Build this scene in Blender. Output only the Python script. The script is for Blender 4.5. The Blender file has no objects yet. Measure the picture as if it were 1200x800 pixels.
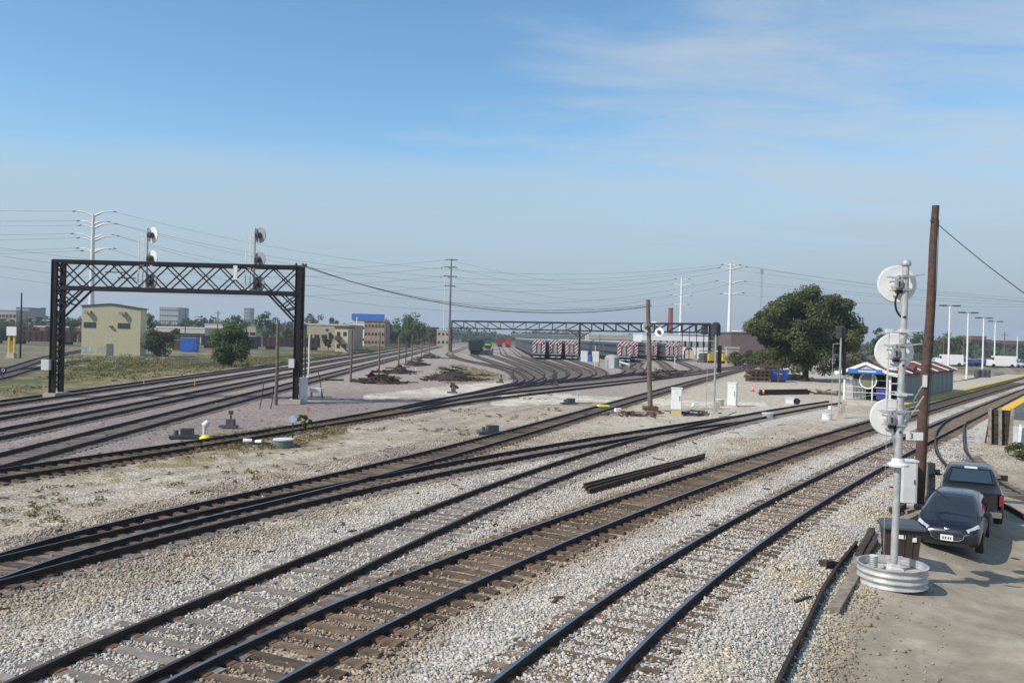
import bpy, math, random
import numpy as np
from mathutils import Vector, Matrix, noise as mnoise
PI = math.pi
random.seed(7); rng = np.random.default_rng(7)
sc = bpy.context.scene
COL = sc.collection

# ------------------------------------------------------------------ camera, sky, sun, exposure
F, PITCH, ROLL, RH, CAMZ = 980.0, 0.0053, 0.026, 0.19, 5.19
cd = bpy.data.cameras.new('camera'); cam = bpy.data.objects.new('camera', cd); COL.objects.link(cam)
cd.sensor_width = 36; cd.lens = F / 1200 * 36; cd.clip_start = .3; cd.clip_end = 12000
cam.matrix_world = Matrix.Translation((0, 0, CAMZ)) @ Matrix.Rotation(PI / 2 - PITCH, 4, 'X') @ Matrix.Rotation(ROLL, 4, 'Z')
sc.camera = cam
SUN_EL, SUN_DIR = math.radians(44), Vector((-0.87, -0.49, 0)).normalized()
sunv = Vector((SUN_DIR.x * math.cos(SUN_EL), SUN_DIR.y * math.cos(SUN_EL), math.sin(SUN_EL)))
w = bpy.data.worlds.new('World'); sc.world = w; w.use_nodes = True
nt = w.node_tree; nt.nodes.clear()
def wn(t, **k):
    n = nt.nodes.new(t)
    for a, b in k.items(): setattr(n, a, b)
    return n
sky = wn('ShaderNodeTexSky', sky_type='NISHITA', sun_disc=False, sun_elevation=SUN_EL,
         sun_rotation=math.atan2(SUN_DIR.x, SUN_DIR.y), altitude=200, air_density=1.0, dust_density=.4, ozone_density=2.2)
tc = wn('ShaderNodeTexCoord'); sep = wn('ShaderNodeSeparateXYZ'); nt.links.new(tc.outputs['Generated'], sep.inputs[0])
def wm(op, a, b=None, c=None):
    n = wn('ShaderNodeMath', operation=op)
    for i, x in enumerate((a, b, c)):
        if x is None: continue
        if isinstance(x, (int, float)): n.inputs[i].default_value = x
        else: nt.links.new(x, n.inputs[i])
    return n.outputs[0]
def wr(x, a, b, c=0, d=1):
    n = wn('ShaderNodeMapRange', interpolation_type='SMOOTHSTEP')
    nt.links.new(x, n.inputs[0])
    for i, q in enumerate((a, b, c, d)): n.inputs[1 + i].default_value = q
    return n.outputs[0]
# high thin cloud: direction projected on a flat cloud layer
zc = wm('MAXIMUM', sep.outputs[2], 0.03)
cx_ = wm('DIVIDE', sep.outputs[0], wm('ADD', zc, .12)); cy_ = wm('DIVIDE', sep.outputs[1], wm('ADD', zc, .12))
comb = wn('ShaderNodeCombineXYZ'); nt.links.new(cx_, comb.inputs[0]); nt.links.new(cy_, comb.inputs[1])
def cloudnoise(loc, rot, scl, s, det, rough, dist):
    mp = wn('ShaderNodeMapping'); mp.inputs['Location'].default_value = loc; mp.inputs['Rotation'].default_value = (0, 0, rot); mp.inputs['Scale'].default_value = scl
    nt.links.new(comb.outputs[0], mp.inputs[0])
    n = wn('ShaderNodeTexNoise'); nt.links.new(mp.outputs[0], n.inputs['Vector'])
    n.inputs['Scale'].default_value = s; n.inputs['Detail'].default_value = det; n.inputs['Roughness'].default_value = rough; n.inputs['Distortion'].default_value = dist
    return n.outputs[0]
n1 = cloudnoise((3.1, 1.3, 0), math.radians(28), (1, 2.6, 1), .9, 9, .62, .5)
n2 = cloudnoise((7.7, 4.2, 0), math.radians(-10), (1, 1.2, 1), .55, 4, .5, .2)
# wisps gather towards the upper right; a soft veil of thin cloud lies lower down
cl = wm('ADD', wm('ADD', wm('MULTIPLY', n1, .80), wm('MULTIPLY', n2, .30)), wm('MULTIPLY', cx_, .15))
mask = wr(cl, .50, .84, .09, .70)
veilh = wm('ADD', wm('SUBTRACT', sep.outputs[2], wm('MULTIPLY', cx_, .012)), wm('MULTIPLY', wm('SUBTRACT', n1, .5), .09))
veil = wr(veilh, .245, .16, 0, .52)
m1 = wm('MAXIMUM', mask, veil)
hsv = wn('ShaderNodeHueSaturation'); hsv.inputs['Saturation'].default_value = 1.28; nt.links.new(sky.outputs[0], hsv.inputs['Color'])
tint = wn('ShaderNodeMix', data_type='RGBA', blend_type='MULTIPLY'); tint.inputs[0].default_value = 1; nt.links.new(hsv.outputs[0], tint.inputs[6]); tint.inputs[7].default_value = (1.27, 1.28, 1.16, 1)
mx = wn('ShaderNodeMix', data_type='RGBA')
nt.links.new(m1, mx.inputs[0]); nt.links.new(tint.outputs[2], mx.inputs[6]); mx.inputs[7].default_value = (3.9, 4.35, 4.75, 1)
mx2 = wn('ShaderNodeMix', data_type='RGBA'); nt.links.new(wr(sep.outputs[2], .24, .0, 0, .93), mx2.inputs[0]); nt.links.new(mx.outputs[2], mx2.inputs[6]); mx2.inputs[7].default_value = (2.4, 3.0, 3.65, 1)
bg = wn('ShaderNodeBackground'); nt.links.new(mx2.outputs[2], bg.inputs[0]); bg.inputs[1].default_value = .15
nt.links.new(bg.outputs[0], wn('ShaderNodeOutputWorld').inputs[0])
sd = bpy.data.lights.new('sun', 'SUN'); sd.energy = 4.9; sd.angle = math.radians(.55); sd.color = (1, .915, .79)
sun = bpy.data.objects.new('sun', sd); COL.objects.link(sun); sun.rotation_euler = sunv.to_track_quat('Z', 'Y').to_euler(); sun.location = (-20, -10, 40)
sc.view_settings.view_transform = 'Standard'; sc.view_settings.look = 'None'; sc.view_settings.exposure = 0; sc.view_settings.gamma = 1
sc.cycles.max_bounces = 5; sc.cycles.volume_bounces = 0

# ------------------------------------------------------------------ photograph point -> place on the ground
R3 = np.array((Matrix.Rotation(PI / 2 - PITCH, 3, 'X') @ Matrix.Rotation(ROLL, 3, 'Z')))
def ray(u, v):
    d = R3 @ np.array([(u - 600) / F, -(v - 400) / F, -1.0]); return d
def hit(u, v, z):
    d = ray(u, v); t = (z - CAMZ) / d[2]; return np.array([d[0] * t, d[1] * t])
def up(u, v, y):
    d = ray(u, v); t = y / d[1]; return Vector((d[0] * t, y, CAMZ + d[2] * t))
def sstep(x, a, b):
    t = np.clip((x - a) / (b - a), 0, 1); return t * t * (3 - 2 * t)

def scr(pts, deg=3, n=60, u0=None, u1=None):        # smooth a traced rail
    p = np.array(pts, float); u0 = p[0, 0] if u0 is None else u0; u1 = p[-1, 0] if u1 is None else u1
    m = p[:, 0].mean(); s = np.ptp(p[:, 0]); c = np.polyfit((p[:, 0] - m) / s, p[:, 1], min(deg, len(p) - 1))
    uu = np.linspace(u0, u1, n); vv = np.polyval(c, (uu - m) / s)
    return [tuple(hit(a, b, RH)) for a, b in zip(uu, vv)]
def extend(w, a=0, b=0):
    w = [np.array(q, float) for q in w]
    if a: d = w[0] - w[3 if len(w) > 4 else 1]; w.insert(0, w[0] + d / np.linalg.norm(d) * a)
    if b: d = w[-1] - w[-4 if len(w) > 4 else -2]; w.append(w[-1] + d / np.linalg.norm(d) * b)
    return w
def catmull(P, n=10):
    P = [np.array(p, float) for p in P]; P = [2 * P[0] - P[1]] + P + [2 * P[-1] - P[-2]]; out = []
    for i in range(1, len(P) - 2):
        for k in range(n):
            t = k / n; a, b, c, d = P[i - 1:i + 3]
            out.append(.5 * ((2 * b) + (c - a) * t + (2 * a - 5 * b + 4 * c - d) * t * t + (3 * b - a - 3 * c + d) * t ** 3))
    return out + [P[-2]]
EL = [(600,778.7),(687.5,715),(772.5,657.5),(820,630),(877.5,600),(900,585),(967.5,547.5),(1040,520),(1085,501),(1112,491),(1150,476),(1200,452.5)]
ER = [(707.5,798.7),(775,735),(835,677.5),(900,628.7),(962.5,585),(1005,562.5),(1040,541),(1072,527.5),(1092,516),(1134,494),(1174,474),(1200,459)]
DL = [(300,745),(355,722.5),(410,698.7),(470,675),(525,653.7),(600,625),(650,604),(710,585),(760,570),(825,550),(900,526.5),(950,511.5),(1018,494),(1086,474),(1131,462.6),(1200,440.7)]
DR = [(322.5,798.7),(375,770),(430,742.5),(485,713.7),(535,691),(600,661),(655,638.7),(715,612),(775,587.5),(840,562.5),(900,541.5),(950,525),(1022,502),(1086,482.5),(1104,477),(1200,447)]
CL = [(10,798.7),(75,765),(140,737.5),(225,705),(300,676),(375,644),(420,626),(485,601),(525,582.5),(600,558.7),(650,540),(700,525),(740,515),(787.5,504),(837.5,492.5),(900,481),(992,466),(1050,457),(1112,447.5),(1177,435)]
CR = [(155,798.7),(225,765),(300,727.5),(370,691),(425,662.5),(485,633.7),(550,602.5),(600,581.5),(650,561),(705,540),(760,522.5),(812.5,507.5),(850,497.5),(900,486.5),(992,470),(1050,460.5),(1112,450.5),(1177,437.5)]
B1L = [(0,647),(135,610),(180,601.5),(300,575),(360,559.5),(400,548),(500,527.5),(560,513.5),(620,498.5),(680,483),(721,469.5),(760,457.5),(784,451),(800,446),(835,439),(875,432)]
B1R = [(0,675.5),(180,622.5),(270,598.5),(360,574),(500,540.5),(560,524),(620,507.5),(680,491),(715,478.5),(745,467),(767,460.5),(800,450),(835,442),(875,434)]
B2L = [(0,651.5),(180,610.5),(225,599.5),(360,574),(430,559),(500,546.5),(560,534.5),(620,523),(680,515),(700,511),(760,502),(820,493),(880,484)]
B2R = [(0,678.5),(90,656),(180,631.5),(270,609),(360,588),(430,570.5),(500,557),(560,543.5),(620,531.5),(680,522),(707,517),(760,510),(820,501),(880,490)]
FL = [(0,548.7),(90,536),(180,521.7),(300,504.3),(375,493.5),(450,480),(520,463.7),(560,457.5),(600,448.7)]
FR = [(0,558.5),(90,545.7),(180,530),(300,510),(400,496),(470,482),(530,472.5),(587,464.5)]
GL = [(470,477),(530,468),(610,457.5),(660,452.3),(710,447),(760,442.2),(790,438.5),(820,434.5),(875,426.5)]
GR = [(470,482.5),(530,473),(610,462),(660,456.3),(710,450.7),(760,445.5),(790,441.2),(820,437),(875,428.5)]
E2L = [(1140,479),(1112,491),(1099,503),(1096,512),(1097,525),(1107,542),(1125,560),(1150,577),(1172,588),(1205,606),(1240,625)]
E2R = [(1165,478),(1134,494),(1130,504),(1130,515),(1132,526),(1140,541),(1155,555),(1180,570),(1205,584),(1240,603)]
tracks = {
 'E': (extend(scr(EL, 3), 30, 150), extend(scr(ER, 3), 30, 150)),
 'D': (extend(scr(DL, 3, u0=120), 30, 150), extend(scr(DR, 3, u0=180), 30, 150)),
 'C': (extend(scr(CL, 5), 30, 150), extend(scr(CR, 5), 30, 150)),
 'B1': (extend(scr(B1L, 4), 30, 60), extend(scr(B1R, 4), 30, 60)),
 'B2': (extend(scr(B2L, 3), 30, 0), extend(scr(B2R, 3), 30, 0)),
 'F': (extend(scr(FL, 3), 30, 0), extend(scr(FR, 3), 30, 0)),
 'G': (extend(scr(GL, 3), 0, 80), extend(scr(GR, 3), 0, 80)),
}
def center(k):
    L, Rr = tracks[k]; n = 60
    f = lambda w: np.array(w, float)
    L, Rr = f(L), f(Rr)
    def rs(P):
        s = np.r_[0, np.cumsum(np.linalg.norm(np.diff(P, axis=0), axis=1))]; return s, P
    s, P = rs(L); t = np.linspace(0, s[-1], 90); L2 = np.c_[np.interp(t, s, P[:, 0]), np.interp(t, s, P[:, 1])]
    # nearest point on the other rail
    D = np.linalg.norm(L2[:, None] - densify(Rr)[None], axis=2); j = D.argmin(1)
    return (L2 + densify(Rr)[j]) / 2
def densify(P, step=.25):
    P = np.array(P, float); s = np.r_[0, np.cumsum(np.linalg.norm(np.diff(P, axis=0), axis=1))]
    t = np.arange(0, s[-1], step); return np.c_[np.interp(t, s, P[:, 0]), np.interp(t, s, P[:, 1])]
CEN = {k: center(k) for k in tracks}
def sdist(P, C):                                     # signed distance to a polyline, + to the left of its direction
    P = np.atleast_2d(P); best = np.full(len(P), 1e9); sg = np.ones(len(P))
    for a, b in zip(C[:-1], C[1:]):
        d = b - a; L2 = d @ d
        if L2 < 1e-9: continue
        t = np.clip(((P - a) @ d) / L2, 0, 1); q = P - a - t[:, None] * d; r = np.hypot(q[:, 0], q[:, 1])
        cr = d[0] * (P[:, 1] - a[1]) - d[1] * (P[:, 0] - a[0]); m = r < best - 1e-6
        best[m] = r[m]; sg[m] = np.sign(cr[m])
    return best * sg
def simp(C, far=0):
    C = np.array(C)[::3]; 
    if far:
        a = C[0] - (C[1] - C[0]) / np.linalg.norm(C[1] - C[0]) * far; b = C[-1] + (C[-1] - C[-2]) / np.linalg.norm(C[-1] - C[-2]) * far
        C = np.vstack([a, C, b])
    return C
CE = simp(CEN['E'], 300)
CS = [hit(u, v, -.35) for u, v in ((770, 1150), (840, 980), (905, 822), (945, 738), (968, 690), (1004, 640), (1045, 603), (1092, 583), (1120, 562), (1165, 546), (1230, 530))]
CS = np.vstack([[CS[0] + (CS[0] - CS[1]) * 3], CS])
def drop(P, dS=None):
    P = np.atleast_2d(P); d = -sdist(P, CS)
    return -(.45 * sstep(d, -1.2, .7) + .60 * sstep(d, .9, 4.2) * sstep(P[:, 1], 15, 21)) * (1 - sstep(P[:, 1], 36, 56))
def gz(x, y): return float(drop(np.array([[x, y]]))[0])
def at(u, v):
    z = 0.0
    for _ in range(6): p = hit(u, v, z); z = gz(*p)
    return Vector((p[0], p[1], z))
def hz(u):                                           # row of the horizon in that column
    lo, hi = 300., 500.
    for _ in range(40):
        m = (lo + hi) / 2
        if ray(u, m)[2] > 0: lo = m
        else: hi = m
    return lo

# ------------------------------------------------------------------ materials
MATS = {}
def nodes(m): m.use_nodes = True; t = m.node_tree; return t, t.nodes['Principled BSDF']
def pm(name, col, rough=.75, metal=0, var=.18, scale=3.0, bump=0.0, col2=None, spec=.4, rnd=0.0, fine=0.0, attr=None):
    if name in MATS: return MATS[name]
    m = bpy.data.materials.new(name); t, p = nodes(m); L = t.links.new
    co = t.nodes.new('ShaderNodeTexCoord')
    n = t.nodes.new('ShaderNodeTexNoise'); n.inputs['Scale'].default_value = scale; n.inputs['Detail'].default_value = 6; n.inputs['Roughness'].default_value = .65
    L(co.outputs['Object'], n.inputs['Vector'])
    r = t.nodes.new('ShaderNodeValToRGB'); L(n.outputs[0], r.inputs[0])
    c2 = col2 or tuple(min(1, c * (1 + var)) for c in col); c1 = tuple(c * (1 - var) for c in col)
    r.color_ramp.elements[0].color = (*c1, 1); r.color_ramp.elements[0].position = .34
    r.color_ramp.elements[1].color = (*c2, 1); r.color_ramp.elements[1].position = .68
    out = r.outputs[0]
    if rnd:
        oi = t.nodes.new('ShaderNodeObjectInfo'); hs = t.nodes.new('ShaderNodeHueSaturation')
        mr = t.nodes.new('ShaderNodeMapRange'); L(oi.outputs['Random'], mr.inputs[0]); mr.inputs[3].default_value = 1 - rnd; mr.inputs[4].default_value = 1 + rnd
        L(mr.outputs[0], hs.inputs['Value']); L(out, hs.inputs['Color']); out = hs.outputs[0]
    L(out, p.inputs['Base Color'])
    p.inputs['Roughness'].default_value = rough; p.inputs['Metallic'].default_value = metal; p.inputs['Specular IOR Level'].default_value = spec
    if bump:
        b = t.nodes.new('ShaderNodeBump'); b.inputs['Distance'].default_value = bump; b.inputs['Strength'].default_value = .8
        n3 = t.nodes.new('ShaderNodeTexNoise'); n3.inputs['Scale'].default_value = scale * 6; n3.inputs['Detail'].default_value = 4; L(co.outputs['Object'], n3.inputs['Vector'])
        L(n3.outputs[0], b.inputs['Height']); L(b.outputs[0], p.inputs['Normal'])
    MATS[name] = m; return m
def wavy(name, col, axis='X', scale=8, depth=.02, rough=.6, metal=0, var=.08):      # corrugated sheet
    m = pm(name, col, rough, metal, var)
    t = m.node_tree; p = t.nodes['Principled BSDF']; co = t.nodes.new('ShaderNodeTexCoord')
    wv = t.nodes.new('ShaderNodeTexWave'); wv.bands_direction = axis; wv.inputs['Scale'].default_value = scale; t.links.new(co.outputs['Object'], wv.inputs['Vector'])
    b = t.nodes.new('ShaderNodeBump'); b.inputs['Distance'].default_value = depth; t.links.new(wv.outputs['Fac'], b.inputs['Height']); t.links.new(b.outputs[0], p.inputs['Normal'])
    return m
M_rail = pm('rusty_rail', (.030, .021, .017), .8, .0, .35, 2, .002)
M_head = pm('polished_rail_head', (.20, .23, .28), .35, .7, .15, 1.5)
M_headdull = pm('dull_rail_head', (.055, .048, .046), .5, .3, .25, 1.5)
M_tie = pm('weathered_tie', (.125, .09, .062), .9, 0, .5, 2.2, .012, rnd=.4)
M_tiegrey = pm('grey_tie', (.20, .175, .15), .9, 0, .3, 2.2, .012, rnd=.3)
M_steelblk = pm('dark_painted_steel', (.013, .011, .013), .65, .2, .35, 1.5)
M_steelbrn = pm('bare_brown_steel', (.045, .035, .036), .7, .2, .4, 1.5)
M_galv = pm('galvanised_steel', (.42, .425, .42), .58, .25, .28, 3, .002)
M_galv2 = pm('weathered_galvanised_steel', (.36, .38, .38), .55, .3, .25, 6)
M_white = pm('white_paint', (.72, .72, .70), .55, 0, .08, 4)
M_grey = pm('grey_paint', (.30, .31, .32), .5, 0, .1, 3)
M_mech = pm('mechanism_grey', (.33, .34, .34), .5, .1, .2, 6)
M_lgrey = pm('light_grey_paint', (.62, .63, .62), .5, 0, .1, 2.5)
M_dgrey = pm('dark_grey_paint', (.07, .075, .08), .6, 0, .2, 3)
M_black = pm('black_rubber', (.015, .015, .016), .7, 0, .2, 5)
M_pole = pm('brown_wood_pole', (.088, .052, .038), .85, 0, .35, 5, .01)
M_post = pm('grey_wood_post', (.15, .12, .095), .9, 0, .3, 4, .01)
M_timber = pm('old_grey_timber', (.23, .20, .165), .95, 0, .45, 5, .02)
M_dtimber = pm('creosoted_timber', (.055, .042, .034), .95, 0, .45, 4, .02)
M_conc = pm('concrete', (.42, .38, .31), .9, 0, .15, 2, .004)
M_rust = pm('rust', (.12, .055, .03), .9, 0, .4, 4, .01)
M_yellow = pm('yellow_paint', (.62, .42, .03), .6, 0, .12, 3)
M_orange = pm('orange_plastic', (.75, .10, .04), .5, 0, .08, 3)
M_blue = pm('blue_paint', (.03, .12, .42), .5, 0, .2, 2)
M_red = pm('red_paint', (.35, .03, .025), .55, 0, .25, 2)
M_green = pm('green_paint', (.02, .15, .05), .5, 0, .3, 2)
M_glass = pm('dark_glass', (.035, .045, .055), .05, .35, .05, 2, spec=1.0)
M_brick = pm('red_brick', (.22, .09, .06), .9, 0, .2, 1)
M_tan = pm('tan_render', (.40, .34, .25), .9, 0, .12, .6)
M_cream = pm('cream_render', (.55, .48, .33), .9, 0, .1, .6)
M_wire = pm('wire', (.05, .05, .055), .6, 0, .1, 3)
M_window = pm('window_pane', (.03, .035, .04), .15, 0, .1, 2, spec=.8)

# ------------------------------------------------------------------ mesh helpers
class MB:
    def __init__(s): s.v = []; s.f = []; s.m = []
    def add(s, vs, fs, m=0):
        o = len(s.v); s.v += [tuple(q) for q in vs]; s.f += [tuple(i + o for i in f) for f in fs]; s.m += [m] * len(fs); return s
    def box(s, c, d, rz=0, m=0, rx=0, ry=0, taper=1):
        R = Matrix.Rotation(rz, 3, 'Z') @ Matrix.Rotation(ry, 3, 'Y') @ Matrix.Rotation(rx, 3, 'X'); c = Vector(c); vs = []
        for z in (-.5, .5):
            k = taper if z > 0 else 1
            for x, y in ((-.5, -.5), (.5, -.5), (.5, .5), (-.5, .5)): vs.append(c + R @ Vector((x * d[0] * k, y * d[1] * k, z * d[2])))
        return s.add(vs, [(3, 2, 1, 0), (4, 5, 6, 7), (0, 1, 5, 4), (1, 2, 6, 5), (2, 3, 7, 6), (3, 0, 4, 7)], m)
    def bar(s, a, b, w=.1, h=None, m=0, upv=(0, 0, 1)):
        a, b = Vector(a), Vector(b); h = h or w; d = (b - a).normalized(); U = Vector(upv)
        if abs(d.dot(U)) > .98: U = Vector((0, 1, 0))
        X = d.cross(U).normalized(); Y = X.cross(d).normalized(); vs = []
        for p in (a, b):
            for i, j in ((-1, -1), (1, -1), (1, 1), (-1, 1)): vs.append(p + X * i * w / 2 + Y * j * h / 2)
        return s.add(vs, [(0, 1, 2, 3), (7, 6, 5, 4), (4, 5, 1, 0), (5, 6, 2, 1), (6, 7, 3, 2), (7, 4, 0, 3)], m)
    def cyl(s, a, b, r1, r2=None, n=10, m=0, caps=True):
        return s.tube([a, b], [r1, r1 if r2 is None else r2], n, m, caps)
    def tube(s, pts, r, n=8, m=0, caps=True):
        pts = [Vector(p) for p in pts]; r = r if isinstance(r, (list, tuple)) else [r] * len(pts); vs = []; fs = []
        d0 = (pts[1] - pts[0]).normalized(); U = Vector((0, 0, 1)) if abs(d0.z) < .9 else Vector((0, 1, 0))
        for i, p in enumerate(pts):
            d = (pts[min(i + 1, len(pts) - 1)] - pts[max(i - 1, 0)]).normalized()
            X = d.cross(U).normalized(); Y = X.cross(d)
            U = Y
            for k in range(n):
                a = 2 * PI * k / n; vs.append(p + (X * math.cos(a) + Y * math.sin(a)) * r[i])
        for i in range(len(pts) - 1):
            for k in range(n):
                k2 = (k + 1) % n; fs.append((i * n + k, i * n + k2, (i + 1) * n + k2, (i + 1) * n + k))
        if caps: fs.append(tuple(range(n))[::-1]); fs.append(tuple(range((len(pts) - 1) * n, len(pts) * n)))
        return s.add(vs, fs, m)
    def lathe(s, c, prof, n=24, m=0, axis='Z', M=None):           # prof: (radius, height)
        vs = []; fs = []
        for r, h in prof:
            for k in range(n):
                a = 2 * PI * k / n; q = Vector((r * math.cos(a), r * math.sin(a), h))
                if M is not None: q = M @ q
                vs.append(Vector(c) + q)
        for i in range(len(prof) - 1):
            for k in range(n):
                k2 = (k + 1) % n; fs.append((i * n + k, i * n + k2, (i + 1) * n + k2, (i + 1) * n + k))
        return s.add(vs, fs, m)
    def prism(s, poly, y0, y1, m=0):                              # outline in x,z pushed along y
        n = len(poly); vs = [(x, y0, z) for x, z in poly] + [(x, y1, z) for x, z in poly]
        fs = [tuple(range(n)), tuple(range(2 * n - 1, n - 1, -1))] + [(i, i + n, (i + 1) % n + n, (i + 1) % n) for i in range(n)]
        return s.add(vs, fs, m)
    def quad(s, *p, m=0): return s.add(p, [tuple(range(len(p)))], m)
    def build(s, name, mats, parent=None, smooth=False, world=False, loc=None):
        me = bpy.data.meshes.new(name); off = Vector((0, 0, 0))
        if world and parent is not None:
            rot = Matrix.Rotation(-parent.rotation_euler.z, 3, 'Z'); vs = [rot @ (Vector(q) - parent.location) for q in s.v]
        elif loc is not None: vs = [Vector(q) - Vector(loc) for q in s.v]
        else: vs = s.v
        me.from_pydata([tuple(q) for q in vs], [], s.f)
        if not isinstance(mats, (list, tuple)): mats = [mats]
        for q in mats: me.materials.append(q)
        me.polygons.foreach_set('material_index', s.m)
        if smooth: me.polygons.foreach_set('use_smooth', [True] * len(s.f))
        me.update()
        o = bpy.data.objects.new(name, me); COL.objects.link(o)
        if parent is not None: o.parent = parent
        elif loc is not None: o.location = loc
        return o
def autosmooth(o, ang=40):
    me = o.data; me.polygons.foreach_set('use_smooth', [True] * len(me.polygons)); me.update()
    try: me.set_sharp_from_angle(angle=math.radians(ang))
    except Exception: pass
    return o
def tag(o, label, cat, group=None):
    o['label'] = label; o['category'] = cat
    if group: o['group'] = group
    return o
def thing(name, label, cat, loc=(0, 0, 0), rz=0, group=None):
    o = bpy.data.objects.new(name, None); COL.objects.link(o); o.empty_display_size = .3
    o.location = loc; o.rotation_euler = (0, 0, rz); return tag(o, label, cat, group)
def kind(o, k='structure'): o['kind'] = k; return o
def kids(o): return [c for c in bpy.data.objects if c.parent == o]
def dup(root, loc, rz=0, label=None, cat=None, group=None, scale=None, mats=None):
    def cp(o, par):
        c = o.copy(); COL.objects.link(c); c.parent = par
        if mats and o.type == 'MESH':
            for i, sl in enumerate(c.material_slots):
                if sl.material.name in mats: sl.link = 'OBJECT'; sl.material = mats[o.material_slots[i].material.name]
        for k in kids(o): cp(k, c)
        return c
    r = cp(root, None); r.location = loc; r.rotation_euler = (0, 0, rz)
    if scale: r.scale = (scale,) * 3 if isinstance(scale, (int, float)) else scale
    for a, b in (('label', label), ('category', cat), ('group', group)):
        if b: r[a] = b
    return r
def text_mesh(name, s, size, mat, parent, loc, rot, ext=.004, align='CENTER'):
    c = bpy.data.curves.new(name, 'FONT'); c.body = s; c.size = size; c.extrude = ext; c.align_x = align; c.align_y = 'CENTER'
    t = bpy.data.objects.new(name + '_tmp', c); COL.objects.link(t); bpy.context.view_layer.update()
    me = bpy.data.meshes.new_from_object(t.evaluated_get(bpy.context.evaluated_depsgraph_get())); COL.objects.unlink(t); bpy.data.objects.remove(t)
    me.materials.clear(); me.materials.append(mat); o = bpy.data.objects.new(name, me); COL.objects.link(o); o.parent = parent; o.location = loc; o.rotation_euler = rot; return o

# ------------------------------------------------------------------ the ground: one sheet to the horizon, coloured by what it is made of
CB, CF, CC, CD, CB2, CG = (simp(CEN['B1'], 200), simp(CEN['F'], 0), simp(CEN['C'], 100), simp(CEN['D'], 100), simp(CEN['B2']), simp(CEN['G'], 60))
CF = np.vstack([CF[0] - (CF[1] - CF[0]) / np.linalg.norm(CF[1] - CF[0]) * 200, CF, CEN['G'][-30::6]])
vp = np.array([(562 - 600) / F, 1.0]); vp /= np.linalg.norm(vp)
def aline(v, a=-40, b=900): p = hit(0, v, RH); return [p + vp * a, p + vp * b]
A_ROWS = [(468.5, 473.3), (482.7, 488.7), (501.5, 511), (530, 545)]
CA = [np.array([(aline(a)[k] + aline(b)[k]) / 2 for k in (0, 1)]) for a, b in A_ROWS]
def vn(P, s, seed=0, oct=4):                          # smooth value noise, vectorised
    out = np.zeros(len(P)); amp = 1; tot = 0; g = np.random.default_rng(seed).random((256, 256)); Q = P / s
    for _ in range(oct):
        i = np.floor(Q).astype(int); f = Q - i; f = f * f * (3 - 2 * f); a, b = i[:, 0] % 256, i[:, 1] % 256; a1, b1 = (a + 1) % 256, (b + 1) % 256
        out += amp * ((g[a, b] * (1 - f[:, 0]) + g[a1, b] * f[:, 0]) * (1 - f[:, 1]) + (g[a, b1] * (1 - f[:, 0]) + g[a1, b1] * f[:, 0]) * f[:, 1]); tot += amp
        amp *= .5; Q = Q * 2.03 + 17.3
    return out / tot
def inpoly(P, poly):
    c = np.zeros(len(P), bool); n = len(poly)
    for i in range(n):
        x1, y1 = poly[i]; x2, y2 = poly[(i + 1) % n]
        with np.errstate(divide='ignore', invalid='ignore'):
            k = ((y1 > P[:, 1]) != (y2 > P[:, 1])) & (P[:, 0] < (x2 - x1) * (P[:, 1] - y1) / (y2 - y1 + 1e-12) + x1)
        c ^= k
    return c
def pxpoly(l): return [tuple(hit(u, v, 0)) for u, v in l]
ROAD1 = pxpoly([(430, 462), (470, 458), (560, 449), (600, 447), (600, 452), (575, 459), (545, 466), (470, 466), (425, 468)])
ROAD2 = pxpoly([(575, 462), (640, 461), (700, 463), (750, 466), (830, 470), (900, 472), (895, 478), (820, 476), (738, 472), (700, 470), (640, 473), (590, 476), (560, 468)])
GRASSP = [pxpoly(l) for l in ([(150, 540), (215, 528), (262, 535), (255, 548), (180, 552)], [(262, 505), (330, 505), (400, 506), (420, 520), (330, 530), (240, 532)], [(500, 440), (520, 428), (545, 428), (600, 440), (585, 446), (520, 450)],
          [(60, 556), (110, 550), (170, 556), (150, 568), (100, 566)])]
RUT1 = np.array(pxpoly([(-150, 640), (0, 592), (150, 572), (330, 545), (480, 512), (600, 483), (690, 466), (830, 462), (900, 452)])); RUT2 = np.array(pxpoly([(-100, 600), (100, 570), (260, 545), (420, 508), (520, 485), (600, 470), (640, 466)])); RUT3 = np.array(pxpoly([(1000, 900), (1060, 760), (1110, 690), (1200, 640), (1300, 590)]))
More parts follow.
